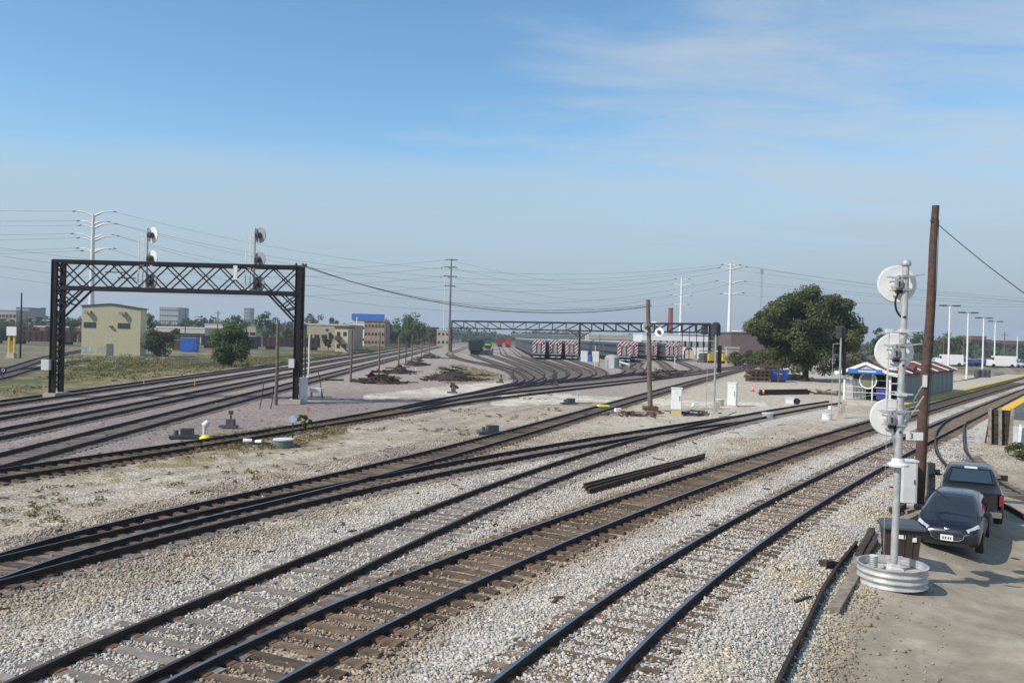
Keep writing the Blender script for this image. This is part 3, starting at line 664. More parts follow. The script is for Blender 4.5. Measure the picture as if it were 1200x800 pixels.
# rear cluster of dark relay gear hung at the right-hand end
t = MB(); q = P2 - O
for i in range(6): t.box((q.x - 6.6 + i * 1.9, q.y + 3 + i * .2, q.z - 4.6), (.16, .16, 9.4 - i * .25))
t.box((q.x - 2.2, q.y + 3.2, q.z - .2), (9.8, .3, .25)); t.box((q.x - 2.2, q.y + 3.2, q.z - 3.0), (9.8, .3, .2)); t.build('end_frame', M_steelblk, fb)
for k, (dx, dy, hh) in enumerate(((-1.3, 1.5, 2.6), (1.2, 2.2, 2.2))):
    s = thing('searchlight_signal', ('dark rounded signal head at the right end of the far bridge', 'lower dark signal head behind the one at the right end of the far bridge')[k], 'railway signal', (P2.x + dx, P2.y + dy, P2.z - 4.4))
    m_ = MB(); m_.cyl((0, 0, 0), (0, 0, 4.2), .1, .1, 8); m_.build('mast', M_steelbrn, s)
    m_ = MB(); m_.prism([(-.9 + .0, 3.0 - hh / 2), (.9, 3.0 - hh / 2), (.9, 3.6), (.55, 4.1), (-.55, 4.1), (-.9, 3.6)], -.15, .0); m_.build('backboard', M_dgrey, s)

# ------------------------------------------------------------------ the near signal mast in its steel ring
bp = at(1046.5, 683); MX, MY, MZ = bp
def rp(u, v, dy=0): return up(u, v, MY + dy)
sig = thing('searchlight_signal', 'tall nearest silver signal mast with three big white round targets seen from behind', 'railway signal', (MX, MY, MZ))
Htop = rp(1062, 306).z - MZ; base_lean = (rp(1062, 306).x - MX) / Htop
def mp(z, dx=0, dy=0): return Vector((base_lean * z + dx, dy, z))
zpl = rp(1050, 543).z - MZ
m_ = MB(); m_.cyl(mp(.2), mp(zpl), .082, .082, 16); m_.cyl(mp(zpl), mp(Htop - .1), .088, .078, 18)
mast = m_.build('mast', M_galv, sig); autosmooth(mast, 40)
c = MB(); c.lathe(mp(Htop - .12), [(.08, 0), (.115, .02), (.12, .07), (.09, .13), (.04, .16), (.001, .17)], 18); autosmooth(c.build('finial_cap', M_galv2, sig), 50)
c = MB(); c.lathe(mp(zpl - .06), [(.001, 0), (.24, 0), (.24, .05), (.16, .10), (.13, .2)], 18); c.build('collar', M_lgrey, sig); c = MB(); c.box(mp(.28) + Vector((0, 0, 0)), (.34, .34, .2)); c.box(mp(.41), (.22, .22, .12)); c.build('base_flange', M_lgrey, sig)
for (u, v), k in zip(((1051.5, 333), (1048, 412.5), (1042.5, 489)), range(3)):
    c_ = rp(u, v, .3) - Vector((MX, MY, MZ)); pl, q = disc_head(sig, c_, (.16, 1, -.02), .455, (M_white, M_lgrey), near=True)
    z = c_.z
    h = MB(); cm = c_ + Vector((-.07, 0, 0)); h.box(cm + Vector((.02, -.20, .0)), (.20, .26, .32)); h.lathe(cm + Vector((.02, -.33, .0)), [(.001, .03), (.11, .02), (.13, 0), (.13, -.05)], 16, M=Matrix.Rotation(PI / 2, 3, 'X')); h.box(cm + Vector((-.07, -.36, -.01)), (.13, .12, .21)); h.cyl(cm + Vector((-.07, -.36, .1)), cm + Vector((-.07, -.36, .19)), .025, .025, 8); autosmooth(h.build('mechanism_case', M_mech, pl), 30); h = MB(); h.box(cm + Vector((.10, -.22, -.05)), (.05, .2, .34)); h.box(cm + Vector((-.03, -.30, -.20)), (.12, .1, .07)); h.bar(cm + Vector((-.07, -.43, .04)), cm + Vector((-.07, -.43, -.09)), .03); h.build('dark_gap_bar', M_black, pl)  # black rod and blocks added to give the mechanism its dark gaps
    h = MB(); h.bar(c_ + Vector((-.26, -.02, .17)), mp(z + .17, .12), .03); h.bar(c_ + Vector((-.26, -.02, .17)), c_ + Vector((-.26, -.3, .13)), .025); h.bar(mp(z + .17, .08), mp(z + .22, .42, -.08), .03); h.box(mp(z + .17, 0), (.20, .20, .06)); h.box(mp(z - .15, 0), (.20, .20, .05)); h.bar(c_ + Vector((-.2, -.05, -.16)), mp(z - .17, .1), .03)
    h.build('bracket', M_galv2, pl)
    hp = [c_ + Vector((-.08, -.27, -.20)), c_ + Vector((-.17, -.30, -.40)), c_ + Vector((-.15, -.32, -.64)), c_ + Vector((-.02, -.3, -.80)), mp(z - .80, -.02, -.12)]
    if k: hp = [c_ + Vector((.0, -.25, -.15)), c_ + Vector((.0, -.3, -.3)), c_ + Vector((.08, -.25, -.36)), mp(z - .30, -.02, -.12)]
    cc = catmull([np.array(v_) for v_ in hp], 6); h = MB(); h.tube([Vector(v_) for v_ in cc], .024, 8); autosmooth(h.build('cable_hose', M_black, pl), 80)
l = MB()
for v in (388, 462, 545):
    z = rp(1060, v).z - MZ; l.bar(mp(z, -.36, -.05), mp(z, .3, .02), .035); l.box(mp(z), (.21, .21, .07))
l.box(mp(rp(1060, 388).z - MZ, -.36, -.05), (.16, .1, .09)); l.bar(mp(rp(1060, 388).z - MZ, .15), mp(rp(1060, 388).z - MZ + .03, .42), .05, .02)
l.build('stay_bracket', M_lgrey, sig)
l = MB(); z1, z2 = rp(1046, 430).z - MZ, rp(1046, 478).z - MZ
for z in np.linspace(z2, z1, 6): l.bar(mp(z, -.36, -.05), mp(z, -.1, -.02), .028)
l.bar(mp(z1, -.36, -.05), mp(z2, -.36, -.05), .03); l.build('side_ladder', M_lgrey, sig)
l = MB(); za = rp(1045, 500).z - MZ
l.bar(mp(za, -.2, 0), mp(zpl + .05, -.02, 0), .03); l.bar(mp(za, .02, .05), mp(zpl + .05, .02, .02), .06, .03); l.bar(mp(za + 1.0, .55, .1), mp(zpl + 1.0, .1, .1), .02); l.bar(mp(za + .75, .6, .1), mp(za, .1, .0), .025); l.build('strut', M_galv2, sig)
l = MB(); l.tube([mp(rp(1060, 388).z - MZ, -.36, -.05), mp(3.0, -.32, -.05), mp(.9, -.28, -.05), mp(.45, -.24, -.05)], .007, 5); l.build('guy_wire', M_galv2, sig)
n_ = rp(1068, 510); zc = n_.z - MZ
l = MB(); l.box((n_.x - MX, -.16, zc), (.40, .015, .19)); plate = l.build('number_plate', M_white, sig)
text_mesh('numeral', '3', .19, M_black, plate, (n_.x - MX - .08, -.171, zc), (PI / 2, 0, 0))
ring = thing('steel_planter_ring', 'round corrugated galvanised steel ring full of gravel at the foot of the nearest signal', 'planter', (MX - .03, MY, MZ))
r0 = MB(); prof = []
for i in range(25):
    z = .02 + i * .018; prof.append((.77 + .022 * math.sin(z * 2 * PI / .145 + .6), z))
prof += [(.80, .47), (.80, .485), (.755, .485), (.755, .30)]
r0.lathe((0, 0, 0), prof, 56); autosmooth(r0.build('wall', M_galv, ring), 60)
r0 = MB(); r0.lathe((0, 0, 0), [(.001, .30), (.76, .28)], 24); r0.build('gravel_fill', M_conc, ring)
cp_ = thing('corrugated_pipe', 'short grey corrugated pipe standing in the steel ring', 'pipe', (MX - .50, MY - .05, MZ + .3))
r0 = MB(); r0.lathe((0, 0, 0), [(.085 + .012 * (i % 2), i * .025) for i in range(15)], 14); r0.build('pipe_wall', M_galv2, cp_)
r0 = MB(); r0.lathe((0, 0, .35), [(.001, .0), (.08, 0), (.1, .01), (.1, .025), (.001, .03)], 14); r0.build('lid', M_lgrey, cp_)

# ------------------------------------------------------------------ poles, posts, cabinets
def pole(u, vb, vt, r0, r1, label, mat=M_post, group=None, ub=None, name='wooden_pole', cat='pole', n=12):
    b = at(u, vb); t = up(ub if ub is not None else u + (vb - vt) * ROLL, vt, b.y); H = t.z - b.z; dx = t.x - b.x
    s = thing(name, label, cat, b, 0, group); m = MB(); k = 8
    m.tube([(dx * i / k + .02 * math.sin(i * 1.3 + u), .02 * math.cos(i * 1.7 + u), -.1 + (H + .1) * i / k) for i in range(k + 1)], [r0 + (r1 - r0) * i / k for i in range(k + 1)], n)
    autosmooth(m.build('shaft', mat, s), 50); return s, H, dx
bigp, H, dx = pole(1075.5, 590, 241, .19, .12, 'tall leaning brown wooden pole right of the nearest signal mast', M_pole, ub=1097)
m = MB(); m.box((dx * .985 - .10, -.05, H - .55), (.18, .1, .06)); m.cyl((dx - .16, -.05, H - .5), (dx - .16, -.05, H - .40), .04, .04, 8); m.build('insulator', M_dgrey, bigp)
m = MB(); zz_ = up(1078, 446, bigp.location.y).z - bigp.location.z; m.box((dx * zz_ / H - .10, -.17, zz_), (.16, .02, .42)); m.build('paper_notice', M_white, bigp)
m = MB(); m.tube([(dx * .985 + .12, 0, H - .5), (dx * .75 + .17, -.03, H * .75), (.22, 0, .2)], .012, 5); m.build('ground_wire', M_wire, bigp)
# pale cabinet in front of it
b = at(1063, 592); cab = thing('relay_cabinet', 'tall pale grey equipment cabinet at the foot of the leaning wooden pole', 'cabinet', b, math.radians(-8))
m = MB(); m.box((0, 0, .78), (.46, .5, 1.5)); m.build('case', M_lgrey, cab)
m = MB(); m.box((-.02, -.262, .80), (.40, .02, 1.36)); m.box((0, 0, 1.55), (.54, .58, .05)); d_ = m.build('door', M_lgrey, cab); m = MB(); m.box((.13, -.285, .85), (.03, .03, .14)); m.build('handle', M_dgrey, d_)
m = MB(); m.box((0, 0, .0), (.6, .62, .12)); m.build('base', M_conc, cab)
b = at(1088, 588); tp = thing('timber_post', 'thick weathered timber post just right of the leaning wooden pole', 'post', b)
m = MB(); m.box((0, 0, .7), (.24, .5, 1.45), taper=.85); m.build('timber', M_timber, tp); m = MB(); m.box((-.05, -.28, 1.0), (.2, .04, .1)); m.build('bracket', M_rust, tp)
# brown bin
b = at(1054, 661); bn = thing('waste_cart', 'large brown plastic waste cart with overhanging grey lid beside the steel ring', 'bin', b, math.radians(-14))
m = MB(); 
vs = [(-.36, -.30, .06), (.36, -.30, .06), (.36, .30, .06), (-.36, .30, .06), (-.44, -.40, 1.0), (.44, -.40, 1.0), (.44, .38, 1.0), (-.44, .38, 1.0)]
m.add(vs, [(3, 2, 1, 0), (4, 5, 6, 7), (0, 1, 5, 4), (1, 2, 6, 5), (2, 3, 7, 6), (3, 0, 4, 7)])
for x in (-.2, 0.02, .22): m.bar((x * .9, -.32, .12), (x, -.408, .92), .03, .02)
M_brown = pm('brown_plastic', (.060, .040, .033), .55, 0, .15, 2); m.build('body', M_brown, bn)
m = MB(); m.box((0, -.02, 1.02), (1.0, .92, .05)); m.add([(-.49, -.47, 1.04), (.49, -.47, 1.04), (.49, .43, 1.04), (-.49, .43, 1.04), (-.40, -.36, 1.11), (.40, -.36, 1.11), (.40, .34, 1.13), (-.40, .34, 1.13)], [(4, 5, 6, 7), (0, 1, 5, 4), (1, 2, 6, 5), (2, 3, 7, 6), (3, 0, 4, 7)])
lid = m.build('lid', pm('grey_plastic', (.06, .07, .085), .45, 0, .12, 2), bn)
m = MB(); m.box((-.08, -.395, .80), (.26, .008, .10)); m.build('white_label', M_white, bn)
m = MB(); m.box((.26, -.40, .75), (.10, .008, .11)); m.build('white_label', M_white, bn)
m = MB(); m.box((-.1, -.335, .28), (.24, .006, .025)); m.build('white_label', M_white, bn)
for x in (-.34, .34): m = MB(); m.cyl((x - .04, .33, .12), (x + .04, .33, .12), .12, .12, 14); m.build('wheel', M_black, bn)
# stray bent rail and old timbers
def beam(label, px, w, h, mat, name='old_timber', cat='timber', z=.0, group=None, dz=0):
    a, b = at(*px[0]), at(*px[1]); c = (a + b) / 2; o = MB(); d = b - a; 
    n = 6; vs = []; X = Vector((-d.y, d.x, 0)).normalized(); fs = []
    for i in range(n + 1):
        q = a + d * i / n; q = Vector((q.x, q.y, a.z + (b.z - a.z) * i / n + z + dz * i / n))
        for s, t_ in ((-.5, 0), (.5, 0), (.5, 1), (-.5, 1)): vs.append(q + X * (s * w + random.uniform(-.012, .012)) + Vector((0, 0, t_ * h + random.uniform(-.012, .012))))
    for i in range(n):
        for k in range(4): fs.append((i * 4 + k, i * 4 + (k + 1) % 4, i * 4 + 4 + (k + 1) % 4, i * 4 + 4 + k))
    fs += [(3, 2, 1, 0), (n * 4, n * 4 + 1, n * 4 + 2, n * 4 + 3)]
    o.add(vs, fs); ob = o.build(name, mat, loc=c); tag(ob, label, cat, group); return ob
beam('long flat grey plank with a broken end, nearest of the timbers by the lot', [(976, 718), (1001, 676)], .25, .10, M_timber)
beam('grey plank lying end to end behind the broken one, left of the steel ring', [(999, 680), (1006, 652)], .22, .10, M_timber)
beam('dark creosoted timber leaning against the others left of the brown cart', [(1005, 656), (1022, 624)], .17, .13, M_dtimber, z=.02)
beam('darkest short timber squeezed between the brown cart and the planks', [(1014, 655), (1026, 636)], .16, .14, M_dtimber)
beam('weathered timber lying behind the brown cart towards the black car', [(1050, 617), (1084, 602)], .26, .16, M_timber)
beam('dark timber end lying just behind the nearest signal mast', [(1046, 603), (1058, 596)], .24, .2, M_dtimber)
beam('flat plank at the foot of the pale grey cabinet', [(1058, 601), (1092, 592)], .28, .1, M_timber)
beam('small dark square block of wood lying alone on the gravel', [(964, 664), (977, 664)], .22, .16, M_dtimber, name='wood_block', cat='wood block')
beam('thin dark stick lying on the gravel beside the stray rail', [(932, 706), (950, 700)], .06, .05, M_dtimber, name='stick', cat='stick')
beam('bit of yellow-brown debris on the gravel near the wood block', [(928, 677), (944, 682)], .09, .04, pm('ochre_scrap', (.35, .25, .05), .8), name='scrap', cat='debris')
sr = [at(u, v) for u, v in ((905, 822), (915, 800), (928, 772), (945, 738), (957, 712), (968, 690), (985, 664), (1004, 640))]
sr2 = catmull([np.array(q) for q in sr], 5); c0 = Vector(sr2[0]); srt = thing('stray_rail', 'single bent dark rail lying on the ground along the edge of the lot', 'rail', c0)
mb = MB(); prof = [(-.07, 0), (.07, 0), (.07, .015), (.012, .04), (.012, .12), (.036, .135), (.036, .17), (-.036, .17), (-.036, .135), (-.012, .12), (-.012, .04), (-.07, .015)]; n = 12
for i, q in enumerate(sr2):
    q = Vector(q); d = Vector(sr2[min(i + 1, len(sr2) - 1)]) - Vector(sr2[max(i - 1, 0)]); d.z = 0; d.normalize(); nx = Vector((d.y, -d.x, 0))
    for a, z in prof: mb.v.append(q + nx * a + Vector((0, 0, z + gz(q.x, q.y) - q.z - .01)))
for i in range(len(sr2) - 1):
    for k in range(n): mb.f.append((i * n + k, (i + 1) * n + k, (i + 1) * n + (k + 1) % n, i * n + (k + 1) % n)); mb.m.append(0)
mb.build('rail', M_rail, srt, world=True)
m = MB(); q = Vector(sr2[12]); m.box((q.x, q.y, gz(q.x, q.y) + .08), (.22, .12, .12), rz=.9); m.build('joint_bar', M_rust, srt, world=True)
# rails stacked between two tracks
rp_ = thing('rail_pile', 'bundle of spare dark rails lying on the stone between two curved tracks', 'rail pile', at(684, 574))
for i, (pa, pb) in enumerate((((684, 570), (826, 534)), ((686, 573), (824, 536.5)), ((690, 576), (800, 545)))):
    a, b = hit(*pa, .08), hit(*pb, .08); m = MB(); m.bar((a[0], a[1], .03 ), (b[0], b[1], .03), .14, .04); m.bar((a[0], a[1], .10), (b[0], b[1], .10), .03, .12); m.bar((a[0], a[1], .17), (b[0], b[1], .17), .075, .045); m.build('spare_rail', pm('rust_brown_rail', (.055, .034, .024), .85, 0, .4, 2), rp_, world=True)
rp2 = thing('rail_pile', 'low stack of dark rails beside the two orange cones, near the big tree', 'rail pile', at(892, 463))
for i, (pa, pb, z) in enumerate((((890, 463), (948, 462), 0), ((889, 461), (950, 460), 0), ((891, 462), (949, 461), .18), ((893, 459.5), (945, 458), 0), ((890, 460.5), (946, 459.5), .18))):
    a, b = hit(*pa, 0), hit(*pb, 0); m = MB(); m.bar((a[0], a[1], .09 + z), (b[0], b[1], .09 + z), .16, .17); m.build('spare_rail', M_rail, rp2, world=True)
for u, v, lab in ((882, 458.5, 'orange traffic cone standing apart, left of the rail stack'), (894.5, 462, 'orange traffic cone touching the end of the rail stack')):
    c = thing('traffic_cone', lab, 'traffic cone', at(u, v), 0, 'orange cones by the rail stack'); m = MB(); m.lathe((0, 0, 0), [(.001, .03), (.16, .03), (.03, .72), (.001, .74)], 14); autosmooth(m.build('cone', M_orange, c), 60)
    m = MB(); m.box((0, 0, .02), (.4, .4, .04)); m.build('base', M_black, c); m = MB(); m.lathe((0, 0, 0), [(.115, .30), (.085, .46)], 14); m.build('reflective_band', M_white, c)

def cabinet(u, v, w, d, h, label, rz=0, plinth=None, mat=M_white, side=None):
    s = thing('relay_cabinet', label, 'cabinet', at(u, v), rz); m = MB(); z0 = .05
    if plinth: p_ = MB(); p_.box((0, 0, plinth / 2), (w * .95, d * .95, plinth)); p_.build('plinth', pm('yellowed_concrete', (.50, .40, .16), .9), s); z0 = plinth
    m.box((0, 0, z0 + h / 2), (w, d, h)); m.box((0, 0, z0 + h + .03), (w + .08, d + .08, .06)); m.build('case', mat, s)
    m = MB(); m.box((0, -d / 2 - .012, z0 + h / 2), (w * .9, .025, h * .94)); dd = m.build('door', mat, s); m = MB(); m.box((w * .3, -d / 2 - .04, z0 + h * .5), (.04, .04, .2)); m.box((w * .3, -d / 2 - .035, z0 + h * .62), (.08, .03, .08)); m.build('handle', M_dgrey, dd)
    m = MB(); m.box((0, -d / 2 - .028, z0 + h * .82), (w * .35, .008, .12)); m.build('plate', M_lgrey, dd)
    m = MB(); m.box((0, 0, .04), (w + .25, d + .25, .08)); m.build('base', M_conc, s); return s
cabinet(792.5, 487, .72, .62, 1.45, 'white relay cabinet on a yellowed concrete plinth, left of the tall thin signal', math.radians(-14), .45)
cabinet(858, 476, .70, .66, 1.85, 'white relay cabinet standing on bare gravel, right of the tall thin signal', math.radians(-24))
cb = cabinet(352, 472, .62, .75, 1.75, 'pale grey relay cabinet beside the right leg of the near signal bridge', math.radians(-30), mat=M_lgrey)
# bench-like battery box right of it
b = at(371, 465); s = thing('battery_box', 'low pale box on legs just right of the cabinet by the bridge leg', 'box', b); m = MB(); m.box((0, 0, .55), (1.0, .6, .35)); m.build('case', M_lgrey, s)
for x in (-.42, .42): m = MB(); m.box((x, 0, .19), (.08, .4, .38)); m.build('leg', M_grey, s)
def box_thing(name, u, v, dims, label, cat, mat, rz=0, extra=None):
    s = thing(name, label, cat, at(u, v), rz); m = MB(); m.box((0, 0, dims[2] / 2 + .02), dims, taper=.96); m.build('case', mat, s)
    m = MB(); m.box((0, 0, dims[2] + .04), (dims[0] + .06, dims[1] + .06, .05)); m.build('lid', mat, s); return s
s = box_thing('junction_case', 925, 473.5, (.62, .5, .52), 'small white case with a dark wheel beside it, above the merging tracks', 'case', M_white, -.2)
m = MB(); m.cyl((.62, -.1, .28), (.62, .05, .28), .27, .27, 18); m.cyl((.62, -.14, .28), (.62, -.1, .28), .1, .1, 10); m.build('hand_wheel', M_black, s)
def drum(u, v, r, h, label, mat=M_lgrey, name='drum'):
    s = thing(name, label, 'drum', at(u, v)); m = MB(); m.lathe((0, 0, 0), [(r * .97, 0), (r, h * .05), (r * .98, h * .33), (r * 1.02, h * .36), (r * .98, h * .39), (r * .98, h * .66), (r * 1.02, h * .69), (r * .98, h * .72), (r, h)], 22); autosmooth(m.build('shell', mat, s), 50)
    m = MB(); m.lathe((0, 0, h), [(.001, -.0), (r * .96, 0), (r * 1.05, .0), (r * 1.05, .05), (.001, .06)], 22); m.build('lid', M_lgrey, s); return s
drum(332, 524, .43, .34, 'wide low grey-green tank with a white lid beside the marker post', pm('grey_green_paint', (.12, .16, .14), .6))
drum(842, 475.5, .42, .5, 'beige drum between the tall thin signal and the right white cabinet', M_conc)
drum(899.5, 490, .38, .34, 'squat silver drum just below the merging rails', M_galv)
drum(969, 492, .33, .40, 'white drum lying left of the signal mast near the shelter', M_white)
# marker post
b = at(342.5, 523); s = thing('marker_post', 'slim dark green post with a small round pale blue disc', 'marker', b); m = MB(); m.cyl((0, 0, 0), (0, 0, 1.18), .035, .035, 8); m.build('post', pm('dark_green', (.01, .05, .03), .5), s); m = MB(); m.lathe((0, -.05, 1.25), [(.001, -.01), (.17, -.01), (.17, .01), (.001, .01)], 18, M=Matrix.Rotation(PI / 2, 3, 'X')); m.build('disc', pm('pale_blue', (.35, .42, .62), .5), s)
b = at(3, 446); s = thing('switch_marker', 'dark blue sign bearing a white letter on a short post at the far left edge', 'sign', b); m = MB(); m.cyl((0, 0, 0), (0, 0, .9), .05, .05, 8); m.build('post', M_dgrey, s); m = MB(); m.box((0, 0, .95), (.7, .04, .55)); pl = m.build('panel', pm('navy', (.01, .015, .06), .5), s); text_mesh('letter', 'D', .42, M_white, pl, (.05, -.03, .95), (PI / 2, 0, 0))
# switch machines
def switch_machine(u, v, label, head=None, cover=None, target=False):
    s = thing('switch_machine', label, 'switch machine', at(u, v), math.radians(20)); m = MB(); m.box((-.4, 0, .12), (1.3, .5, .12)); m.box((-.25, 0, .33), (.6, .42, .34)); m.cyl((-.75, 0, .22), (-.75, 0, .42), .12, .1, 10); m.build('case', M_dgrey, s)
    m = MB(); m.bar((.2, 0, .12), (1.6, -.1, .1), .06); m.build('rod', M_rust, s)
    if head: m = MB(); m.cyl((.5, 0, .1), (.5, 0, .6), .08, .08, 12); m.cyl((.5, 0, .6), (.68, -.02, .82), .18, .12, 14); m.build('motor_cover', M_lgrey, s)
    if cover: m = MB(); m.lathe((.55, -.45, 0), [(.27, .02), (.26, .10), (.16, .20), (.001, .23)], 14); m.build('yellow_hood', pm('bright_yellow', (.72, .66, .03), .6), s)
    if target: m = MB(); m.cyl((.4, 0, .1), (.4, 0, .8), .04, .04, 8); m.build('stand', M_lgrey, s); m = MB(); m.box((.4, -.05, .95), (.3, .03, .3)); m.build('target', M_white, s)
    return s
switch_machine(226, 514, 'switch machine with a pale grey upright motor cover and a yellow hood', True, True)
switch_machine(672, 474, 'small dark switch machine with a white target beside the crossing tracks', False, False, True)
switch_machine(582, 530 - 21, 'low dark switch box on the far side of the middle tracks')
for u, v, lab in ((586, 449, 'low switch stand at the mouth of the yard, left one'), (600, 444.5, 'low switch stand at the mouth of the yard, upper one'), (530, 461, 'dark switch stand beside the pale crossing'), (648, 442.5, 'switch stand in the middle of the yard ladder'), (650, 452, 'switch stand just below the ladder track'), (757, 434, 'switch stand left of the tall wooden pole'), (268, 502, 'low green switch box behind the dark track, left of the marker post')):
    s = thing('switch_stand', lab, 'switch stand', at(u, v)); m = MB(); m.box((0, 0, .12), (.9, .4, .12)); m.box((.1, 0, .32), (.4, .35, .35)); m.cyl((.1, 0, .4), (.1, 0, .85), .05, .05, 8); m.build('stand', M_dgrey, s); m = MB(); m.box((.1, 0, .85), (.25, .03, .2)); m.build('target', M_rust, s)
s = thing('insulator_block', 'pair of white ribbed fittings lying beside the dark track', 'fitting', at(296, 521)); m = MB(); m.cyl((-.42, 0, .15), (-.05, .05, .17), .13, .09, 12); m.cyl((.12, .05, .13), (.42, 0, .15), .09, .11, 12); m.build('fitting', M_white, s); m = MB(); m.box((0, .05, .06), (1.5, .35, .1)); m.build('base', M_black, s)
for u, v, d_, mat, lab in ((724, 482.5, (.5, .35, .25), M_white, 'white block lying right of the crossing rails'), (974, 480, (.38, .3, .3), M_white, 'small white box near the signal mast by the shelter'), (815, 476, (.55, .3, .28), M_white, 'white crumpled sack on the pale dirt'), (707, 479, (.9, .5, .10), pm('bright_yellow', (.72, .66, .03), .6), 'bright yellow pad lying between two rails')):
    s = thing('utility_box' if mat is M_white else 'yellow_pad', lab, 'box' if mat is M_white else 'pad', at(u, v)); m = MB(); m.box((0, 0, d_[2] / 2 + (.02 if mat is M_white else .2)), d_, rz=.3, taper=.85); m.build('body', mat, s)
# wooden posts along the main line
G = 'grey posts along the main line'
posts = [(323.5, 474.5, 377, .13, 'tallest grey post, just left of the bridge leg and its cabinet'), (411, 448, 386, .12, 'post first right of the near signal bridge'), (444, 438.5, 389, .12, 'post second right of the near signal bridge'), (467, 431, 393, .14, 'post third right of the near signal bridge'),
         (475.5, 425.5, 394, .10, 'dark short post fourth right of the near signal bridge'), (482.5, 423, 392, .13, 'pale post fifth right of the near signal bridge'), (494, 419, 396, .13, 'post sixth right of the near signal bridge'), (503, 416, 397, .12, 'last and shortest post before the far bridge')]
for i, (u, vb, vt, r, lab) in enumerate(posts): pole(u, vb, vt, r, r * .8, lab, M_post if i != 4 else M_dtimber, G)
pole(357, 446, 380, .10, .08, 'thin dark post directly behind the right leg of the near bridge', M_dtimber, G)
pole(361.5, 442, 391, .09, .09, 'short white post right of the near bridge cabinet', M_white)
for u, vb, vt, lab in ((304.5, 478, 447, 'thin dark leaning stake, left of two'), (317.5, 478.5, 455, 'thin dark leaning stake, right of two'), (378.5, 467, 436, 'thin dark stake right of the low pale box')): pole(u, vb, vt, .035, .03, lab, M_dtimber, 'stakes near the bridge leg', ub=u + (5 if u < 310 else 3 if u < 330 else -5), name='stake', cat='stake', n=6)
for u, vb, vt, lab, mt in ((168.5, 452, 444, 'small pale stake in the ballast between main line tracks', M_conc), (228, 453, 444, 'small yellow stake between main line tracks', M_yellow), (458.5, 446, 441, 'white stake by the brush pile', M_white), (487, 436, 431, 'white stake at the right end of the brush pile', M_white)): pole(u, vb, vt, .05, .05, lab, mt, name='stake', cat='stake', n=6)
# big pole with floodlights
fp, H, dx = pole(762, 481, 351, .19, .15, 'wooden pole with two round floodlights, standing in a brown base box', M_post, ub=759.5)
m = MB(); m.box((0, 0, .16), (1.05, 1.0, .32)); m.build('base_box', M_rust, fp)
zf = up(762, 384, fp.location.y).z
m = MB(); m.box((dx * .7, 0, zf + .1), (1.3, .1, .1)); m.build('crossarm', M_dtimber, fp)
for s_, z_ in ((-.48, zf), (.48, zf - .3)): disc_head(fp, (s_, -.15, z_), (s_ * 1.2, 1.0, -.3), .36, (M_white, M_dgrey))
# tall thin colour light signals
def thin_signal(u, vb, vtop, label, ladder=True):
    b = at(u, vb); s = thing('colour_light_signal', label, 'railway signal', b); H = up(u, vtop, b.y).z - b.z; dx = (up(u + (vb - vtop) * ROLL, vtop, b.y).x - b.x) * .3
    m = MB(); m.cyl((0, 0, 0), (dx, 0, H - .9), .075, .065, 10); m.build('mast', M_galv2, s)
    m = MB(); m.prism([(.10 * 0 - .33, H - .95), (.33, H - .95), (.33, H - .25), (.22, H - .06), (0, H), (-.22, H - .06), (-.33, H - .25)], -.02, .02); bb = m.build('backboard', M_dgrey, s); bb.location.x = -.02
    m = MB(); m.box((.12, -.12, H - .55), (.16, .2, .75)); m.build('lamp_case', M_black, bb)
    m = MB(); m.box((.32, .12, H - 2.6), (.26, .1, 1.9)); m.build('lamp_unit', M_black, s)
    m = MB(); m.bar((-.55, 0, .4), (-.55, 0, H - 1.35), .03); m.bar((-.55, 0, H - 1.35), (0, 0, H - 1.3), .05); m.bar((-.55, 0, H - 2.1), (0, 0, H - 2.1), .03); m.bar((-.55, 0, 1.6), (0, 0, 1.6), .03)
    for i in range(int((H - 2.0) / .9)): m.bar((-.55, 0, .8 + i * .9), (0, 0, .8 + i * .9), .016)
    m.build('ladder', M_galv2, s)
    m = MB(); m.box((0, 0, .2), (.6, .6, .45), taper=.7); m.build('footing', M_conc, s); m = MB(); m.box((.18, -.1, .75), (.3, .3, .55)); m.build('junction_box', M_conc, s); return s
thin_signal(836.5, 488, 377, 'tall thin signal with dark oval backboard, between two white cabinets')
thin_signal(983, 490, 381, 'tall thin signal with dark oval backboard, in front of the big tree')

# ------------------------------------------------------------------ vehicles
def paint(name, col, rough=.22):
    if name in MATS: return MATS[name]
    m = bpy.data.materials.new(name); t, p = nodes(m); p.inputs['Base Color'].default_value = (*col, 1); p.inputs['Roughness'].default_value = rough; p.inputs['Coat Weight'].default_value = .6; p.inputs['Coat Roughness'].default_value = .06
    co = t.nodes.new('ShaderNodeTexCoord'); n = t.nodes.new('ShaderNodeTexNoise'); n.inputs['Scale'].default_value = 3; n.inputs['Detail'].default_value = 5; t.links.new(co.outputs['Object'], n.inputs['Vector'])
    r = t.nodes.new('ShaderNodeMapRange'); t.links.new(n.outputs[0], r.inputs[0]); r.inputs[3].default_value = rough * .6; r.inputs[4].default_value = rough * 1.9; t.links.new(r.outputs[0], p.inputs['Roughness'])
    MATS[name] = m; return m
P_black = paint('black_car_paint', (.006, .007, .012)); P_dark = paint('dark_grey_car_paint', (.012, .013, .016)); M_chrome = pm('chrome', (.6, .6, .6), .15, 1, .02); M_lamp = pm('headlamp_glass', (.62, .65, .68), .12, .2, .05, spec=.9); M_tail = pm('tail_lamp_red', (.22, .008, .01), .2, 0, .1, spec=.8); M_rim = pm('alloy', (.28, .29, .30), .35, .8, .05)
